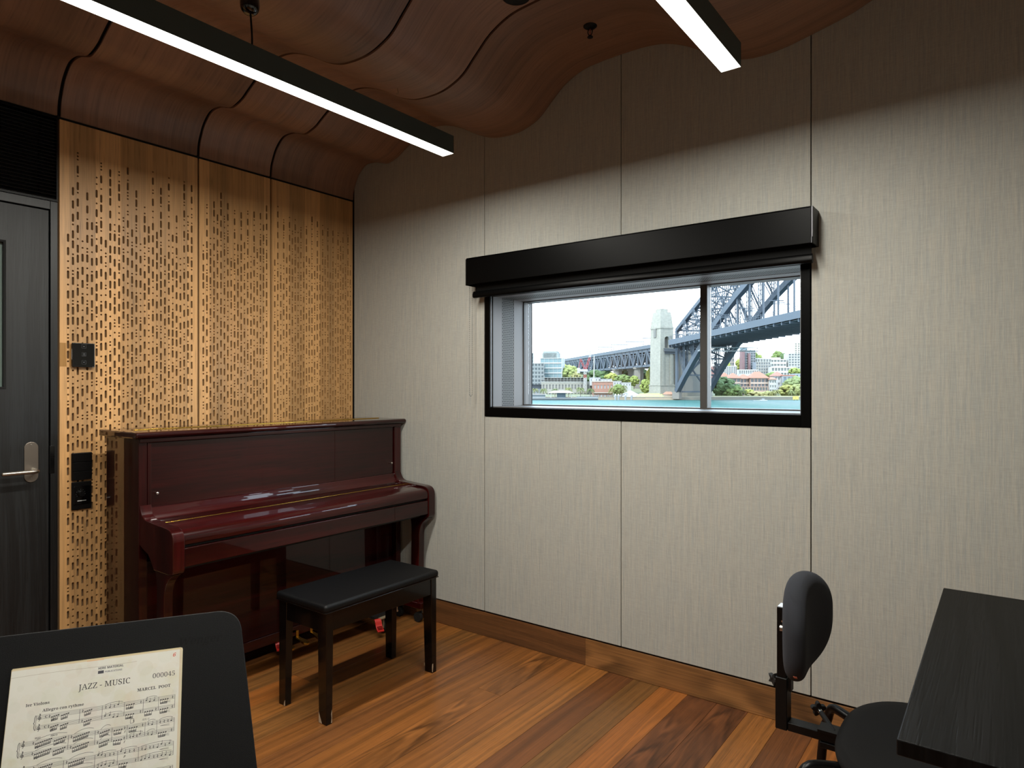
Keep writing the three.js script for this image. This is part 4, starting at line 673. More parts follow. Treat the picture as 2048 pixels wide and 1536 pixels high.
// water, ground
{
  const quay = structure('promenade'); part(quay, 'paving', [box(-70, 75, WATER - 1, WATER + 3, -42, 24)], om(0xa89e96, 0.9));
  const g = new THREE.PlaneGeometry(1700, 640, 1, 1); g.rotateX(-Math.PI / 2); const c = far(180, 0, 322);
  const w = structure('harbour_water', 'green blue harbour water');
  const m = new THREE.Mesh(metreUV(g, 'z'), new THREE.MeshPhysicalMaterial({ color: muted(0x3f9c97, 0.27), roughness: 0.5, specularIntensity: 0.2, bumpMap: sized(T.ripple, 90, 60), bumpScale: 1.4 }));
  m.name = 'water_surface'; m.position.copy(c); m.rotation.y = YAW; w.add(shade(m));
  const rows = [[602, -3], [604, 2.2], [625, 2.6], [650, 5.0], [700, 9.5], [760, 15], [850, 24], [1000, 33], [1300, 36], [1900, 36]], cols = 40, pos = [], idx = [];
  rows.forEach(([d, h]) => { for (let i = 0; i <= cols; i++) { const l = -420 + i * 40, q = far(l, h + (d > 640 ? (vnoise(i * 0.6, d * 0.01, 999, 999, 5) - 0.5) * 6 : 0), d + (d < 606 ? 3 * (vnoise(i * 0.5, 1, 99, 99, 6) - 0.5) : 0)); pos.push(q.x, q.y, q.z); } });
  for (let r = 0; r < rows.length - 1; r++) for (let i = 0; i < cols; i++) { const a = r * (cols + 1) + i, b = a + 1, c2 = a + cols + 1, d2 = c2 + 1; idx.push(a, b, c2, b, d2, c2); }
  const t = new THREE.BufferGeometry(); t.setAttribute('position', new THREE.Float32BufferAttribute(pos, 3)); t.setIndex(idx);
  const land = structure('far_shore'); part(land, 'ground', t.toNonIndexed(), pale(0x8f9a6a));
}
const P3 = (a, w, h, d) => box(a[0] - w / 2, a[0] + w / 2, a[1], a[1] + h, a[2] - d / 2, a[2] + d / 2);

// ---- the bridge, in its own axes: s along it towards the viewer, p across it to the right
const AX = [0.17, -0.985], B0 = [164.2, 602];
const onBridge = (s, p, h) => far(B0[0] + AX[0] * s - AX[1] * p, h, B0[1] + AX[1] * s + AX[0] * p).toArray();
const botY = (s) => { const t = s / 503; return 7.5 + 428 * t * (1 - t); }, topY = (s) => 63 + 71 * Math.sin(Math.PI / 2 * Math.min(1, s / 251));
const deckY = (s) => 54 + 0.022 * Math.min(s, 250);
const steel = mat(new THREE.Color(0.036, 0.052, 0.072), 0.7), steelPale = mat(new THREE.Color(0.044, 0.062, 0.083), 0.7);
function lattice(a, b, w) {                 // two rails and zigzag lacing
  const A = V(...a), B = V(...b), d = B.clone().sub(A), L = d.length(), u = d.clone().normalize(), e = V(...onBridge(1, 0, 0)).sub(V(...onBridge(0, 0, 0))).normalize(); e.addScaledVector(u, -e.dot(u)).normalize();
  const f = u.clone().cross(e), out = [], q = (t, k, m = 0) => A.clone().addScaledVector(u, t).addScaledVector(e, k * w / 2).addScaledVector(f, m * w / 2).toArray();
  for (const k of [-1, 1]) for (const m of [-1, 1]) out.push(bar(q(0, k, m), q(L, k, m), w * 0.2));
  const n = Math.max(2, Math.round(L / (w * 1.3)));
  for (let i = 0; i < n; i++) for (const m of [-1, 1]) { const s = i % 2 ? 1 : -1; out.push(bar(q(L * i / n, -s, m), q(L * (i + 1) / n, s, m), w * 0.1)); out.push(bar(q(L * (i + 0.5) / n, m, -1), q(L * (i + 0.5) / n, m, 1), w * 0.1)); }
  return out;
}
const bridge = thing('arch_bridge', 'great grey steel arch bridge rising to the right outside the window', 'bridge', onBridge(0, 0, 0));
{
  const N = 16, STEP = 18;
  for (const p of [-15, 15]) for (let i = 0; i <= N; i++) {
    const s = i * STEP, nx = s + STEP, bay = [];
    const b0 = onBridge(s, p, botY(s)), t0 = onBridge(s, p, topY(s)), b1 = onBridge(nx, p, botY(nx)), t1 = onBridge(nx, p, topY(nx));
    if (i < N) {
      part(bridge, 'bottom_chord', bar(b0, b1, 4, 4.6), steel, { uv: false });
      part(bridge, 'top_chord', bar(t0, t1, 3, 3.4), steel, { uv: false });
      part(bridge, 'diagonal', lattice(t0, b1, 2.6), steel, { uv: false });
    }
    part(bridge, 'truss_post', i === 0 ? bar(b0, t0, 2.2, 3) : lattice(b0, t0, 3.0), steel, { uv: false });
    if (botY(s) > deckY(s) + 3) part(bridge, 'hanger', bar(onBridge(s, p, deckY(s)), b0, 1.1, 1.3), steel, { uv: false });
    else if (i > 0) part(bridge, 'deck_post', lattice(onBridge(s, p, botY(s)), onBridge(s, p, deckY(s) - 5), 1.8), steel, { uv: false });
  }
  for (let i = 0; i <= N; i++) {            // sway bracing between the two trusses
    const s = i * STEP, up1 = topY(s), lo = Math.max(botY(s), deckY(s) + 9);
    const g = [bar(onBridge(s, -15, up1), onBridge(s, 15, up1), 1.4)];
    if (botY(s) < deckY(s) - 12) g.push(bar(onBridge(s, -15, botY(s)), onBridge(s, 15, deckY(s) - 7), 1.2), bar(onBridge(s, 15, botY(s)), onBridge(s, -15, deckY(s) - 7), 1.2), bar(onBridge(s, -15, botY(s)), onBridge(s, 15, botY(s)), 1.4));
    g.push(bar(onBridge(s, -15, lo), onBridge(s, 0, up1), 1.0), bar(onBridge(s, 15, lo), onBridge(s, 0, up1), 1.0));
    if (i < N) g.push(bar(onBridge(s, -15, up1), onBridge(s + STEP, 15, topY(s + STEP)), 0.9), bar(onBridge(s, 15, up1), onBridge(s + STEP, -15, topY(s + STEP)), 0.9));
    part(bridge, 'sway_brace', g, steelPale, { uv: false });
  }
  // deck: plate, edge girders, cross beams, railing with posts
  const SS = [3]; for (let s = 9; s <= 290; s += 9) SS.push(s);
  for (let i = 0; i < SS.length - 1; i++) {
    const a = SS[i], b = SS[i + 1];
    part(bridge, 'deck_bay', [bar(onBridge(a, 0, deckY(a) - 0.6), onBridge(b, 0, deckY(b) - 0.6), 48, 1.2), ...[-18, -9, 0, 9, 18].map((p) => bar(onBridge(a, p, deckY(a) - 2.4), onBridge(b, p, deckY(b) - 2.4), 0.8, 2.4)), bar(onBridge(a, -24, deckY(a) - 4.2), onBridge(a, 24, deckY(a) - 4.2), 1.0, 5.4), bar(onBridge(a, 0, deckY(a) - 5.4), onBridge(b, 0, deckY(b) - 5.4), 46, 0.4)], steel, { uv: false });
    for (const p of [-24.3, 24.3]) part(bridge, 'edge_girder', bar(onBridge(a, p, deckY(a) - 2.4), onBridge(b, p, deckY(b) - 2.4), 0.6, 4.8), steelPale, { uv: false });
    for (const p of [-24.3, 24.3]) part(bridge, 'railing', [bar(onBridge(a, p, deckY(a) + 2.6), onBridge(b, p, deckY(b) + 2.6), 0.25), bar(onBridge(a, p, deckY(a) + 1.3), onBridge(b, p, deckY(b) + 1.3), 0.2), ...[0, 3, 6].map((k) => bar(onBridge(a + k, p, deckY(a)), onBridge(a + k, p, deckY(a) + 3.4), 0.22))], steelPale, { uv: false });
  }
  for (let s = 60; s < 280; s += 36) part(bridge, 'cable_gantry', [bar(onBridge(s, -22, deckY(s)), onBridge(s, -22, deckY(s) + 11), 0.5), bar(onBridge(s, -22, deckY(s) + 8.5), onBridge(s, -10, deckY(s) + 8.5), 0.5), bar(onBridge(s, -22, deckY(s) + 9.4), onBridge(s, -14, deckY(s) + 9.4), 0.5), bar(onBridge(s, -25, deckY(s) + 10.6), onBridge(s, -15, deckY(s) + 10.6), 0.7)], steelPale, { uv: false });
  part(bridge, 'maintenance_gantry', [bar(onBridge(66, -26, 41), onBridge(66, 26, 41), 2, 0.8), bar(onBridge(70, -26, 43.5), onBridge(70, 26, 43.5), 2, 0.5), ...Array.from({ length: 14 }, (_, i) => bar(onBridge(66, -26 + i * 4, 41), onBridge(70, -24 + i * 4, 43.5), 0.3))], pale(0xb8c2c8), { uv: false });
  for (const p of [-15, 15]) part(bridge, 'bearing', box(-3.2, 3.2, 0, 6.4, -3.2, 3.2).translate(onBridge(0, p, 2)[0], onBridge(0, p, 2)[1] - 1, onBridge(0, p, 2)[2]), pale(0x9a968c), { uv: false });
}
// ---- approach viaduct behind the pylon
const viaduct = thing('approach_viaduct', 'long steel truss viaduct leading to the stone pylon from the left', 'viaduct', onBridge(-60, 0, 0));
{
  const ST = 13, N = 40, H0 = 33.5, H1 = 53.5;
  for (let i = 0; i < N; i++) {
    const a = -26 - i * ST, b = a - ST, p = -13, lo = i > 22 ? H0 + (i - 22) * 0.55 : H0, lo2 = i + 1 > 22 ? H0 + (i - 21) * 0.55 : H0;
    part(viaduct, 'deck_bay', [bar(onBridge(a, 0, H1 + 0.4), onBridge(b, 0, H1 + 0.4), 28, 1.4), bar(onBridge(a, -14.5, H1 - 1), onBridge(b, -14.5, H1 - 1), 0.8, 3.6)], steelPale, { uv: false });
    for (const q of [p, -p]) part(viaduct, 'truss_bay', [bar(onBridge(a, q, H1 - 3.6), onBridge(b, q, H1 - 3.6), 1, 4.4), bar(onBridge(a, q, lo), onBridge(b, q, lo2), 1.2, 2.2), bar(onBridge(a, q, lo), onBridge(a, q, H1 - 2), 1.7), bar(onBridge(a, q, i % 2 ? lo : H1 - 2.6), onBridge(b, q, i % 2 ? H1 - 2.6 : lo2), 1.8), bar(onBridge(a, q, (lo + H1) / 2 + 2), onBridge(b, q, (lo + H1) / 2 + 2), 0.6)], steel, { uv: false });
    if (i % 2 === 0) part(viaduct, 'railing', bar(onBridge(a, -14.5, H1 + 2.4), onBridge(b - ST, -14.5, H1 + 2.4), 0.4, 0.5), steelPale, { uv: false });
    part(viaduct, 'cross_brace', [bar(onBridge(a, p, lo), onBridge(a, -p, H1 - 2.6), 0.8), bar(onBridge(a, -p, lo), onBridge(a, p, H1 - 2.6), 0.8), bar(onBridge(a, p, lo), onBridge(b, -p, lo2), 0.9)], steel, { uv: false });
    if (i % 4 === 1 && i < 36) part(viaduct, 'catenary_portal', [bar(onBridge(a, -12, H1 + 1), onBridge(a, -12, H1 + 9.5), 0.5), bar(onBridge(a, 8, H1 + 1), onBridge(a, 8, H1 + 9.5), 0.5), bar(onBridge(a, -13, H1 + 9), onBridge(a, 9, H1 + 9), 0.7, 1)], pale(0x9aa3aa), { uv: false });
  }
  for (const s of [-112, -182]) for (const p of [-9, 9]) part(viaduct, 'pier', [bar(onBridge(s, p, 0), onBridge(s, p, 31), 7, 8), bar(onBridge(s, p, 31), onBridge(s, p, 33), 9, 10)], pale(0x9a968d), { uv: false });
}
// ---- stone pylon and abutment
{
  const stone = mat(muted(0xc8c8bf), 0.9, { map: sized(texture(256, 256, (u, v) => { const c = Math.floor(v * 32), l = 0.9 + 0.07 * (hash(Math.floor(u * 12 + (c % 2) * 0.5), c, 7) - 0.5) + 0.05 * (vnoise(u * 8, v * 4, 8, 4, 9) - 0.5); return [l, l, l * 0.97]; }), 22, 30) }), dark = om(0x8e8f89, 0.9);
  const py = farThing('stone_pylon', 'tall tapered granite pylon standing at the foot of the arch bridge', 'pylon', 1323.5, 0, 620, 0.42);
  const tower = (x0, x1, h0, h1, d0, d1, z = 0) => { const g = new THREE.CylinderGeometry(Math.SQRT1_2 * 1, Math.SQRT1_2 * 1, 1, 4, 1).rotateY(Math.PI / 4), p = g.attributes.position; for (let i = 0; i < p.count; i++) { const t = p.getY(i) + 0.5; p.setXYZ(i, p.getX(i) * (x0 + (x1 - x0) * t), h0 + (h1 - h0) * t, z + p.getZ(i) * (d0 + (d1 - d0) * t)); } const q = g.toNonIndexed(); q.computeVertexNormals(); return q; };
  part(py, 'base_course', [tower(16.6, 16.2, -2, 13, 17.5, 17.2), tower(16.9, 16.9, 13, 14, 17.8, 17.8)], stone);
  const shaft = new THREE.Shape(); shaft.moveTo(-7.7, 14); shaft.lineTo(7.7, 14); shaft.lineTo(7.1, 66); shaft.lineTo(-7.1, 66); shaft.closePath();
  const arch = new THREE.Path(); arch.moveTo(-2.6, 48); arch.lineTo(2.6, 48); arch.lineTo(2.6, 56); arch.absarc(0, 56, 2.6, 0, Math.PI); arch.closePath();
  shaft.holes.push(arch);
  part(py, 'shaft', new THREE.ExtrudeGeometry(shaft, { depth: 4, bevelEnabled: false, curveSegments: 10 }).translate(0, 0, 3.9), stone);
  part(py, 'shaft_core', tower(15.4, 14.2, 14, 66, 12, 11.6, -2), stone);
  part(py, 'doorway', box(-2.6, 2.6, 48, 58.6, 3.2, 4.2), dark);
  part(py, 'cornice', tower(15.2, 15.2, 66, 67.4, 16.6, 16.6), stone);
  part(py, 'upper_stage', tower(14.4, 12.4, 67.4, 78.5, 15.4, 12.8), stone);
  part(py, 'crown', [tower(12.2, 11.4, 78.5, 81.5, 12.6, 11.8), tower(8.2, 7.8, 81.5, 84.6, 8.2, 7.8)], stone);
  for (const x of [-4.6, 4.6]) part(py, 'pilaster', box(x - 1.4, x + 1.4, 14, 47, 7.9, 8.5), stone);
  part(py, 'balcony', [box(-4, 9.5, 44.5, 47.6, 4, 9.5), box(-3.4, 9, 42.5, 44.5, 5, 8.8)], om(0x5e6b76)); part(py, 'lamp_niche', box(-7.9, -7.2, 58, 66, -2, 1.5), dark);
  const ab = farThing('bridge_abutment', 'broad stone abutment wall below the deck, behind the leaning steel strut', 'abutment', 1368, 0, 622, 0.17);
  part(ab, 'wall', [box(-13, 22, -1, 44, -12, 0), box(-13, 22, 44, 46, -12, 1)], om(0x8b8d88, 0.9));
  part(ab, 'corner_tower', [box(-16, -11, -1, 44, -9, 3), box(-10, -5.5, -1, 44, -9, 1.5)], om(0xaaa392, 0.9));
  part(ab, 'footing', box(-19, 24, -1, 7, -9, 6), om(0xa5a294, 0.9));
}
// ---- buildings: a glazed core behind floor slabs and piers
function building(name, label, category, o) {
  const { px: [a, b], py: [t, base], dep, rows, cols } = o, w = (b - a) / FOCAL * dep, h0 = up(base, dep) - (o.sink ?? 3), h = up(t, dep) - h0, d = o.d ?? w * 0.6;
  const g = farThing(name, label, category, (a + b) / 2, h0, dep, o.yaw ?? 0), wall = om(o.wall), sl = o.slab ?? 0.4, pw = o.pier ?? 0.35, fh = h / rows;
  const core = part(g, 'glazing', box(-w / 2 + 0.4, w / 2 - 0.4, 0, h - 0.3, -d + 0.4, -0.6), mat(muted(o.glass ?? 0x56646c), 0.45));
  for (let i = 0; i <= rows; i++) part(g, 'floor_slab', box(-w / 2, w / 2, Math.max(0, i * fh - fh * sl / 2), Math.min(h, i * fh + fh * sl / 2), -d, o.out ?? 0), o.slabMat ? om(o.slabMat) : wall);
  for (let i = 0; i <= cols; i++) { const x = -w / 2 + w * i / cols, q = w / cols * pw / 2; part(g, 'pier', box(Math.max(-w / 2, x - q), Math.min(w / 2, x + q), 0, h, -d - 0.02, -0.1), wall); }
  for (const s of [-1, 1]) part(g, 'end_wall', box(s < 0 ? -w / 2 - 0.05 : w / 2 - 0.5, s < 0 ? -w / 2 + 0.5 : w / 2 + 0.05, 0, h, -d, -0.2), o.end ? om(o.end) : wall);
  if (o.roof) part(g, 'roof', o.hip ? hip(-w / 2 - 1, w / 2 + 1, h, h + o.hip, -d - 1, 1.2) : box(-w / 2 - 0.4, w / 2 + 0.4, h, h + 1, -d, 0.4), om(o.roof));
  if (o.top) for (const [x0, x1, y] of o.top) part(g, 'roof_storey', box(w * (x0 - 0.5), w * (x1 - 0.5), h, h + y, -d * 0.9, -d * 0.2), om(o.topMat ?? o.wall));
  return { g, w, h, d };
}
function hip(x0, x1, y0, y1, z0, z1) {
  const m = Math.min((x1 - x0), (z1 - z0)) / 2, zc = (z0 + z1) / 2, r0 = [x0 + m * 0.9, y1, zc], r1 = [x1 - m * 0.9, y1, zc], c = [[x0, y0, z1], [x1, y0, z1], [x1, y0, z0], [x0, y0, z0]], p = [];
  for (const f of [[c[0], c[1], r1], [c[0], r1, r0], [c[1], c[2], r1], [c[2], c[3], r0], [c[2], r0, r1], [c[3], c[0], r0], [c[0], c[2], c[1]], [c[0], c[3], c[2]]]) for (const v of f) p.push(...v);
  const g = new THREE.BufferGeometry(); g.setAttribute('position', new THREE.Float32BufferAttribute(p, 3)); g.computeVertexNormals(); return g;
}
// left of the pylon
building('glass_building', 'glass fronted waterside building with white floor bands, left end of the view', 'building', { px: [1080, 1124], py: [716, 770], dep: 680, rows: 6, cols: 5, wall: 0xdfe3e2, glass: 0x7fa6ac, slab: 0.2, pier: 0.05, yaw: -0.25, d: 18, top: [[0.06, 0.8, 5.5], [0.1, 0.75, 7.2]], topMat: 0xaebbb8 });
building('apartment_block', 'grey stepped apartment block with dark window bays at the left window edge', 'building', { px: [1050, 1088], py: [726, 775], dep: 665, rows: 7, cols: 6, wall: 0x9ba3a2, glass: 0x55666c, slab: 0.42, pier: 0.4, d: 16, top: [[0, 0.35, 3]] });
building('office_tower', 'dark blue grey tower top behind the stepped apartment block', 'building', { px: [1046, 1067], py: [706, 760], dep: 740, rows: 9, cols: 3, wall: 0x8d9da4, glass: 0x4d626d, slab: 0.3, pier: 0.25, d: 12, top: [[0.3, 0.6, 8]] });
building('warehouse', 'long low sandstone building behind the row of palms', 'building', { px: [1084, 1186], py: [765, 793], dep: 645, rows: 2, cols: 16, wall: 0xbcb7a8, glass: 0x86837c, slab: 0.45, pier: 0.4, d: 14, roof: 0xc4c2b8 });
{
  const f = farThing('construction_frame', 'grey scaffold framed building site above the long sandstone building', 'scaffold', 1128, up(768, 665), 665), w = 46;
  for (let i = 0; i <= 14; i++) part(f, 'upright', box(-w / 2 + i * w / 14 - 0.22, -w / 2 + i * w / 14 + 0.22, -4, 7 + (i % 4 === 1 ? 1.5 : 0), -0.2, 0.2), om(0xa8aaa4));
  for (let i = 0; i < 4; i++) part(f, 'platform', box(-w / 2, w / 2, -1 + i * 2.4, -0.6 + i * 2.4, -6, 0.3), om(0xb4b2a8));
  part(f, 'slab_core', box(-w / 2, w / 2, -4, 6, -10, -6), om(0x8e9490));
  const s = farThing('domed_hall', 'low blue grey hall with a curved roof by the left window edge', 'building', 1068, up(783, 650), 650);
  part(s, 'curved_roof', new THREE.CylinderGeometry(6, 6, 17, 20, 1, false, Math.PI / 2, Math.PI).rotateZ(Math.PI / 2).rotateX(-Math.PI / 2 + Math.PI / 2).scale(1, 0.8, 1).translate(0, 2, -4), om(0x9aa6b4)); part(s, 'wall', box(-8.5, 8.5, -4, 2.5, -9, 1), om(0x8e96a0));
  const k = building('brick_building', 'red brick waterside building with white framed windows', 'building', { px: [1187, 1226], py: [764, 796], dep: 622, rows: 2, cols: 6, wall: 0xc98d72, glass: 0xc9d3d4, slab: 0.62, pier: 0.62, d: 12, roof: 0xd6c2b0, end: 0xb87f66 });
  part(k.g, 'awning', box(-k.w / 2, k.w / 2, k.h * 0.42, k.h * 0.46, 0, 2.5), om(0xd9d2c4));
}
[[1180, 1201, 757], [1198, 1224, 760], [1222, 1243, 764], [1240, 1262, 767]].forEach(([a, b, y], i) => {
  const g = farThing('site_cabin', ['white site cabin furthest left, above the red brick building', 'second white site cabin, its end over the brick roof', 'third white site cabin, right of the brick building', 'white site cabin furthest right, near the round trees'][i], 'cabin', (a + b) / 2, up(y + 8, 640), 640, 0, 'row of white site cabins'), w = (b - a) / FOCAL * 640;
  part(g, 'cabin_body', box(-w / 2, w / 2, -3, 4.6, -6, 0), om(0xdedfdc)); part(g, 'roof', box(-w / 2 - 0.3, w / 2 + 0.3, 4.6, 5, -6.3, 0.3), om(0xc9cccb));
  for (let j = 0; j < 4; j++) part(g, 'window', box(-w / 2 + w * (j + 0.3) / 4, -w / 2 + w * (j + 0.65) / 4, 1.8, 3.4, -0.1, 0.08), om(0x8a9699));
});
{ // crane and mast
  const c = farThing('tower_crane', 'red and white luffing tower crane in front of the viaduct', 'crane', 1170, up(780, 640), 640);
  const m = (a, b, w, col) => bar(a, b, w, w);
  for (let i = 0; i < 6; i++) part(c, 'mast_section', lat3([0, i * 3.2 - 1, 0], [0, i * 3.2 + 2.2, 0], 2.0), om(i === 4 ? 0xc8474a : 0xdedcd6));
  part(c, 'machine_deck', [box(-7.5, 2.5, 18, 20, -1.5, 1.5), box(-7.5, -5, 16.4, 21.4, -1.3, 1.3)], om(0xd9d5d0));
  part(c, 'counter_jib', lat3([0, 19.5, 0], [-4.4, 30, 0], 1.4), om(0xcf5a5c)); part(c, 'jib', [...lat3([0.6, 19.5, 0], [4.6, 31.5, 0], 1.6)], om(0xcf4f52)); part(c, 'tie_bar', [bar([-4.4, 30, 0], [-6.5, 20, 0], 0.5), bar([0, 24, 0], [4, 24.4, 0], 0.5)], om(0xcf5a5c)); part(c, 'jib_tip', lat3([4.6, 31.5, 0], [5.6, 37, 0], 1.4), om(0xe3e3e0));
  const f = farThing('flagpole', 'tall slender white flagpole left of the brick building', 'flagpole', 1187.5, up(776, 632), 632);
  part(f, 'pole', rod([0, -4, 0], [0.4, 31, 0], 0.55, 8, 0.4), om(0xe8ecee));
}
function lat3(a, b, w) { const A = V(...a), d = V(...b).sub(A), n = 3, out = []; const u = V(w / 2, 0, 0), v = V(0, 0, w / 2); const q = (t, s, r) => A.clone().addScaledVector(d, t).addScaledVector(u, s).addScaledVector(v, r).toArray(); for (const s of [-1, 1]) for (const r of [-1, 1]) out.push(bar(q(0, s, r), q(1, s, r), w * 0.26)); for (let i = 0; i < n; i++) for (const r of [-1, 1]) out.push(bar(q(i / n, i % 2 ? 1 : -1, r), q((i + 1) / n, i % 2 ? -1 : 1, r), w * 0.2)); return out; }
{ // waterfront
  const q = farThing('sea_wall', 'pale sandstone sea wall along the far shore', 'sea wall', 1290, 0, 601);
  part(q, 'wall', [box(-130, 0, -2, 2.6, -3, 0), box(0, 28, -2, 2.4, -3, 0.5)], om(0xc9b694)); part(q, 'shaded_quay', box(28, 260, -2, 2.6, -3, 0), om(0x9a9686)); part(q, 'coping', box(-130, 260, 2.6, 3.0, -3.4, 0.3), om(0xd6cdb6));
  const rail = []; for (let x = -128; x < 20; x += 4) rail.push(box(x, x + 0.3, 3, 4.4, -0.6, -0.3)); rail.push(box(-128, 20, 4.2, 4.5, -0.6, -0.3)); part(q, 'railing', rail, om(0xd6d8d4), { kind: 'stuff' });
  const w = farThing('ferry_wharf', 'low dark jetty with a white hipped shelter roof on the far shore', 'wharf', 1122, 0, 592);
  part(w, 'pontoon', box(-28, 33, -0.5, 1.6, -5, 2), om(0x5b666c)); part(w, 'deck', box(-28, 33, 1.6, 2.1, -5.4, 2.3), om(0xcfd2cf)); part(w, 'shelter_roof', hip(-11, 11, 6.6, 8.6, -6, 4), om(0xf2f3f0));
  part(w, 'shelter_room', box(-3.5, 4, 2.1, 6.6, -4, 1), om(0x5f7480)); for (const x of [-9.5, 9]) part(w, 'post', box(x, x + 0.4, 2.1, 6.6, 1.5, 1.9), om(0xe6e6e2));
  part(w, 'gangway', [box(14, 33, 2.1, 3.4, -1, 1), box(-28, -14, 2.1, 5, -3, 0)], om(0x8e9a9e)); part(w, 'gangway_roof', box(-29, -13, 5, 5.5, -4, 1), om(0xdfe3e2));
  [1231, 1237, 1251, 1263].forEach((px, i) => { const p = farThing('mooring_pile', ['mooring pile nearest the jetty', 'mooring pile second from the jetty', 'mooring pile third from the jetty', 'mooring pile furthest right of the jetty'][i] + ', white topped, standing in the water', 'pile', px, 0, 594, 0, 'white topped mooring piles'); part(p, 'shaft', rod([0, -1, 0], [0, 4.2, 0], 0.9, 12), om(0xaab4b8)); part(p, 'cap', rod([0, 4.2, 0], [0, 5.6, 0], 0.95, 12, 0.5), om(0xe9edee)); });
  const hut = farThing('waterside_hut', 'small terracotta roofed hut at the foot of the pylon', 'hut', 1338, 2.4, 604); part(hut, 'wall', box(-4.5, 4.5, 0, 2.6, -5, 0), om(0xd8bfa4)); part(hut, 'roof', hip(-5.2, 5.2, 2.6, 5.2, -5.6, 0.6), om(0xd29a78));
  const bt = farThing('motor_boat', 'small white motor boat throwing spray below the far houses', 'boat', 1527, 0, 560); part(bt, 'hull', [box(-3, 2.2, 0, 0.9, -0.9, 0.9, 0.4), box(2.2, 3.4, 0.2, 0.8, -0.6, 0.6, 0.3)], om(0xeef0f0)); part(bt, 'cabin', box(-1.4, 0.8, 0.9, 1.9, -0.7, 0.7, 0.2), om(0xd8dde0)); part(bt, 'wake', [box(-9, -3, 0.02, 0.35, -1.4, 1.4, 0.15), box(-7, 3, 0.02, 0.25, -1.6, 1.6, 0.12)], om(0xf6f8f8));
  [[1588.5, 'left one of two yellow channel markers'], [1594.5, 'right one of two yellow channel markers']].forEach(([px, l]) => { const y = farThing('channel_marker', l + ' before the far sea wall', 'marker', px, 0, 585, 0, 'yellow channel markers'); part(y, 'post', rod([0, -1, 0], [0, 1, 0], 0.5, 10), om(0x8a8a6a)); part(y, 'board', box(-1.2, 1.2, 0.6, 3.6, -0.3, 0.3), om(0xfff22a)); });
}
// right of the bridge foot
building('striped_building', 'building with tall white vertical fins behind the leaning bridge strut', 'building', { px: [1430, 1474], py: [732, 762], dep: 720, rows: 1, cols: 13, wall: 0xe6e8e6, glass: 0x77868f, slab: 0.08, pier: 0.42, d: 16, end: 0xb9756c });
building('brick_tower', 'slim dark red and grey apartment tower with stacked balconies', 'building', { px: [1487, 1511], py: [700, 750], dep: 790, rows: 11, cols: 5, wall: 0x9fa6ac, glass: 0x59676f, slab: 0.3, pier: 0.3, d: 14, end: 0x98747a, top: [[0, 0.38, 3.4]], topMat: 0x7d98a4 });
{
  const b = farThing('lift_shaft', 'red brick shaft on the left flank of the slim tower', 'building', 1488, up(752, 788), 788); part(b, 'shaft', [box(-2.6, 0.6, 0, 30, -8, 1), box(5, 7.6, 0, 27, -8, 0.8)], om(0x9a7275)); part(b, 'shaft_cap', box(-2.9, 0.9, 30, 31, -8.2, 1.2), om(0x8a8f90));
}
building('white_block', 'long white terraced apartment block with four rows of openings', 'building', { px: [1541, 1573], py: [718, 745], dep: 800, rows: 4, cols: 5, wall: 0xebecea, glass: 0x7b8580, slab: 0.5, pier: 0.22, d: 16, top: [[0, 0.7, 2]] });
building('pale_block', 'pale block with brown balconies left of the long white apartments', 'building', { px: [1509, 1543], py: [716, 752], dep: 795, rows: 4, cols: 6, wall: 0xd8dad6, glass: 0x8b928c, slab: 0.5, pier: 0.3, d: 14 });
building('grey_block', 'mid grey square apartment block below the pale one', 'building', { px: [1512, 1541], py: [724, 755], dep: 770, rows: 6, cols: 6, wall: 0xb5b4ac, glass: 0x7f8a92, slab: 0.36, pier: 0.42, d: 12, end: 0x97a4b4 });
building('white_terrace', 'low two storey white terrace stepping down the hill', 'building', { px: [1543, 1592], py: [734, 748], dep: 760, rows: 2, cols: 8, wall: 0xf0f1ee, glass: 0x7e8a86, slab: 0.4, pier: 0.24, d: 12 });
building('balcony_tower', 'pale tower with grids of balconies at the right window edge', 'building', { px: [1577, 1606], py: [707, 748], dep: 800, rows: 9, cols: 5, wall: 0xcfd1cd, glass: 0x7d878b, slab: 0.36, pier: 0.34, d: 14 });
building('beige_tower', 'tall beige tower topping the skyline at the right window edge', 'building', { px: [1589, 1612], py: [686, 740], dep: 880, rows: 13, cols: 4, wall: 0xe2dccf, glass: 0xa8a396, slab: 0.3, pier: 0.5, d: 14, top: [[0.45, 1, 5]] });
building('cream_terrace', 'low cream terrace between the finned building and the slim tower', 'building', { px: [1478, 1517], py: [739, 755], dep: 745, rows: 2, cols: 9, wall: 0xdfe2de, glass: 0x8d989c, slab: 0.4, pier: 0.4, d: 12 });
building('old_villa', 'narrow brown and pale house beside the leaning strut', 'building', { px: [1459, 1469], py: [709, 735], dep: 810, rows: 4, cols: 2, wall: 0xc9bcae, glass: 0x93a5ae, slab: 0.4, pier: 0.4, d: 8 });
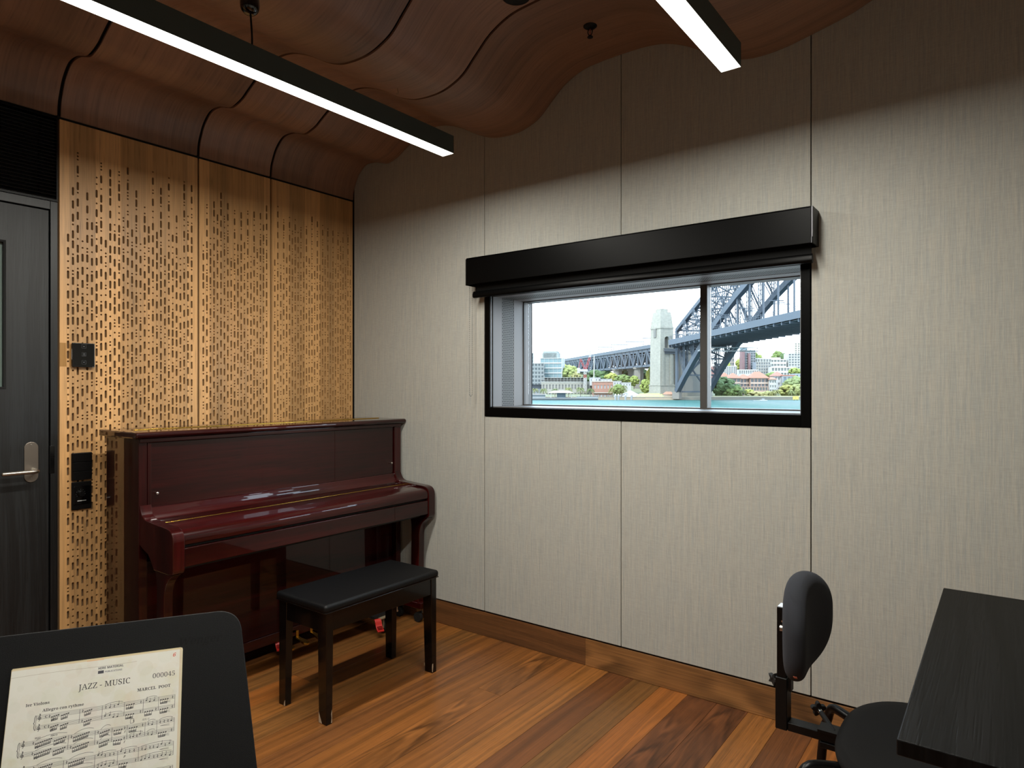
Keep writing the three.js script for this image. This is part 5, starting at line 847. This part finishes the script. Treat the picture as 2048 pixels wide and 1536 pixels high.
{
  const rose = { wall: 0xd9b39c, slabMat: 0xe2c9b5, glass: 0x6b737a, slab: 0.34, pier: 0.2, dep: 650, rows: 4, roof: 0xd27f5e };
  building('tiled_apartments', 'tile roofed apartment wing furthest left, half behind the big tree', 'building', { ...rose, px: [1443, 1462], py: [757, 786], cols: 3, hip: 6, d: 12, dep: 664 });
  building('tiled_apartments', 'second tile roofed apartment wing with shaded balconies', 'building', { ...rose, px: [1458, 1481], py: [756, 788], cols: 3, hip: 5, d: 13 });
  building('tiled_apartments', 'third tile roofed apartment wing, below the slim red tower', 'building', { ...rose, px: [1480, 1501], py: [757, 788], cols: 3, hip: 4.5, d: 12, dep: 652 });
  building('tiled_apartments', 'tile roofed apartment wing furthest right with broad balconies', 'building', { ...rose, px: [1501, 1537], py: [756, 790], cols: 5, hip: 6.4, d: 14, dep: 648 });
  building('garden_terrace', 'low rose coloured garden level below the tiled apartments', 'building', { px: [1484, 1536], py: [773, 786], dep: 640, rows: 2, cols: 9, wall: 0xdcb8a0, glass: 0x6f7a7c, slab: 0.34, pier: 0.24, d: 8 });
  building('white_house', 'small white house with two window rows right of the tiled apartments', 'building', { px: [1539, 1553], py: [759, 780], dep: 645, rows: 3, cols: 3, wall: 0xe6e9e6, glass: 0x95a09c, slab: 0.5, pier: 0.5, d: 9, roof: 0xd0805f, hip: 2.5 });
  building('white_house', 'tall gabled white house with a red roof behind the small one', 'building', { px: [1549, 1567], py: [752, 778], dep: 665, rows: 3, cols: 3, wall: 0xe9ecec, glass: 0x9aa4a6, slab: 0.5, pier: 0.55, d: 12, roof: 0xcf775f, hip: 4.5 });
  building('blue_house', 'wide blue grey house with a flat red roof at far right', 'building', { px: [1566, 1590], py: [752, 776], dep: 660, rows: 2, cols: 3, wall: 0xc5d0d8, glass: 0x7d97a6, slab: 0.3, pier: 0.2, d: 10, roof: 0xd3836a });
  building('grey_villa', 'small slate grey house at the extreme right window edge', 'building', { px: [1590, 1606], py: [747, 770], dep: 690, rows: 2, cols: 2, wall: 0xaab8c2, glass: 0x93a5b2, slab: 0.4, pier: 0.5, d: 10 });
}
// ---- trees: crowns of many small leaf clumps
const CROWNS = [0, 1, 2, 3].map((k) => {
  const out = []; seed = 100 + k;
  for (let i = 0; i < 150; i++) { const u = rnd() * 2 - 1, a = rnd() * 6.283, r = 0.55 + 0.42 * Math.pow(rnd(), 0.5), q = Math.sqrt(1 - u * u), b = 1 + 0.22 * Math.sin(3 * a + k * 2) + 0.15 * Math.sin(5 * u + k); const g = new THREE.IcosahedronGeometry(0.1 + 0.09 * rnd(), 0); g.rotateX(rnd() * 6); g.rotateY(rnd() * 6); g.scale(1, 0.75, 1); out.push(g.translate(q * Math.cos(a) * r * b * 0.5, 0.5 + u * r * 0.47, q * Math.sin(a) * r * b * 0.5)); }
  return join(out);
});
const TRUNK = clean(rod([0, -0.3, 0], [0, 0.5, 0], 0.05, 7, 0.03));
const FROND = (() => { const out = []; seed = 55; for (let i = 0; i < 34; i++) { const a = i * 2.4, lift = 0.5 + rnd() * 0.9, pts = []; for (let t = 0; t <= 5; t++) { const r = t / 5 * 0.5; pts.push([r, lift * r - 2.4 * r * r]); }
  for (let t = 0; t < 5; t++) { const w = 0.05 * (1 - t / 6); const g = bar([pts[t][0], 0.72 + pts[t][1], 0], [pts[t + 1][0], 0.72 + pts[t + 1][1], 0], w * 1.6, 0.02); out.push(g.rotateY(a)); } } return join(out); })();
const PTRUNK = clean(rod([0, -0.2, 0], [0, 0.72, 0], 0.055, 8, 0.04));
const LEAF = {}; const leafMat = (c) => LEAF[c] ??= mat(new THREE.Color(c).multiplyScalar(0.4), 0.9);
const bark = om(0x8a7a62);
function tree(label, px, t, base, w, dep, color, k = 0, group) {
  const h0 = up(base, dep), g = farThing('tree', label, 'tree', px, h0, dep, k * 1.3, group), W = w / FOCAL * dep, Hh = up(t, dep) - h0;
  const f = part(g, 'foliage', CROWNS[k % 4], leafMat(color), { uv: false }), s = part(g, 'trunk', TRUNK, bark, { uv: false }); f.scale.set(W, Hh, W); s.scale.set(W * 0.8, Hh, W * 0.8); return g;
}
function palm(label, px, t, base, w, dep, color, k = 0) {
  const h0 = up(base, dep), g = farThing('palm_tree', label, 'palm', px, h0, dep, k), W = w / FOCAL * dep, Hh = up(t, dep) - h0;
  const f = part(g, 'fronds', FROND, leafMat(color), { uv: false }), s = part(g, 'trunk', PTRUNK, bark, { uv: false }); f.scale.set(W, Hh * 1.05, W); s.scale.set(W, Hh, W); return g;
}
const G1 = 0x9dae58, G2 = 0x7f9650, G3 = 0x5f7b48, G4 = 0xb4bc5e, G5 = 0x4f6a45;
[[1137, 731, 768, 38, 690, 0xa8b46a, 0, 'big round pale green tree right of the glass building'], [1125, 725, 760, 22, 730, G4, 1, 'yellow green tree peeping over the big round tree'], [1151, 741, 766, 18, 684, 0xb7b478, 2, 'small olive tree touching the big round tree'], [1191, 740, 768, 30, 700, G3, 3, 'dark green tree behind the flagpole'], [1222, 746, 766, 22, 690, G4, 0, 'bright yellow green tree left of the first viaduct pier'], [1247, 749, 770, 28, 660, G2, 1, 'wide green tree under the viaduct'], [1268, 751, 772, 18, 655, G1, 2, 'small light green tree between the viaduct piers'],
  [1291, 759, 786, 20, 636, G1, 3, 'leafy green tree left of the pylon foot'], [1299, 735, 772, 12, 700, G4, 0, 'thin yellow green tree touching the pylon'], [1258, 738, 764, 36, 800, G5, 1, 'dark hillside tree behind the left viaduct pier'], [1280, 736, 764, 30, 790, G5, 2, 'dark hillside tree between pier and pylon'], [1213, 742, 762, 28, 820, G3, 3, 'hillside tree under the middle of the viaduct'], [1236, 768, 790, 22, 612, G2, 2, 'bushy tree right of the red brick building'], [1172, 748, 768, 14, 700, G3, 1, 'small dark tree behind the crane mast'],
  [1447, 753, 797, 46, 628, G3, 1, 'broad dark fig tree right of the window mullion'], [1467, 770, 798, 30, 620, G2, 2, 'lower green tree before the broad fig tree'], [1592, 753, 792, 44, 640, 0x8a9a60, 0, 'large grey green tree at the right window edge'], [1576, 770, 794, 34, 628, 0xa9ab5c, 3, 'yellowish spreading tree below the blue house'], [1597, 768, 797, 30, 618, 0x9fa767, 1, 'olive tree nearest the right window edge'],
  [1554, 701, 730, 20, 860, G2, 2, 'green tree on the skyline above the white block'], [1568, 707, 738, 18, 850, G3, 3, 'darker skyline tree beside the balcony tower'], [1480, 716, 742, 16, 830, G4, 0, 'yellow green tree left of the slim red tower'], [1512, 704, 730, 9, 810, G2, 1, 'narrow tree behind the slim red tower'], [1519, 709, 725, 10, 860, G1, 2, 'little skyline tree right of the slim red tower'], [1454, 722, 745, 12, 740, G4, 3, 'bright tree above the finned building'], [1545, 744, 762, 26, 720, G2, 0, 'garden tree below the white terrace'], [1590, 735, 752, 22, 735, G1, 1, 'garden tree under the balcony tower'], [1530, 750, 764, 18, 735, G2, 2, 'garden tree below the grey block'],
  [1512, 783, 797, 32, 622, 0xb3ae74, 3, 'low yellow hedge tree below the garden level'], [1535, 782, 796, 24, 620, 0xa9aa6c, 0, 'low olive shrub left of the park palm'], [1498, 778, 792, 20, 630, G4, 1, 'bright low shrub under the tiled apartments'], [1479, 776, 790, 16, 632, G2, 2, 'round shrub beside the lower green tree']]
  .forEach(([px, t, b, w, d, c, k, l]) => tree(l, px, t, b, w, d, c, k));
[[1069, 776, 795, 17, 'palm furthest left on the promenade'], [1087, 776, 797, 16, 'second promenade palm from the left'], [1110, 776, 797, 16, 'third promenade palm, left of the white shelter'], [1137, 774, 795, 17, 'fourth promenade palm, behind the white shelter'], [1161, 774, 795, 18, 'fifth promenade palm, right of the white shelter'], [1181, 776, 796, 17, 'promenade palm just left of the brick building'], [1225, 774, 798, 18, 'left palm of the pair right of the brick building'], [1244, 770, 797, 22, 'larger palm of the pair right of the brick building'], [1485, 779, 799, 18, 'lone palm on the park lawn under the tiled apartments'], [1552, 779, 799, 18, 'park palm below the small white house'], [1583, 780, 799, 16, 'park palm near the yellow channel markers']]
  .forEach(([px, t, b, w, l], i) => palm(l, px, t, b, w, 610, [0xa3a868, 0x8f9c60, 0x7f9058][i % 3], i));
{
  const lawn = farThing('lawn', 'bright green lawn bank at the foot of the pylon', 'lawn', 1304, 2.6, 604); part(lawn, 'grass', [hip(-16, 16, 0, 3.4, -14, 1)], om(0xc9d66a));
  const road = farThing('road', 'pale ramp road beside the lawn bank', 'road', 1262, 2.5, 606); part(road, 'surface', [hip(-9, 12, 0, 6, -26, 0)], om(0xcfcbc0));
  const park = farThing('park_lawn', 'strip of pale green park lawn under the far trees', 'lawn', 1510, 3, 606); part(park, 'grass', box(-40, 60, -1, 0.6, -8, 0), om(0xd2cf94));
  const bird = farThing('bird', 'small dark bird or drone high in the white sky', 'bird', 1204.5, up(620, 260), 260); part(bird, 'body', new THREE.SphereGeometry(0.25, 8, 6).scale(1.6, 0.7, 0.7), om(0x8d9296)); part(bird, 'wing', [bar([0, 0, 0], [0.7, 0.3, 0.1], 0.3, 0.06), bar([0, 0, 0], [-0.7, 0.2, 0.1], 0.3, 0.06)], om(0x9da2a6));
}
renderer.render(scene, camera);
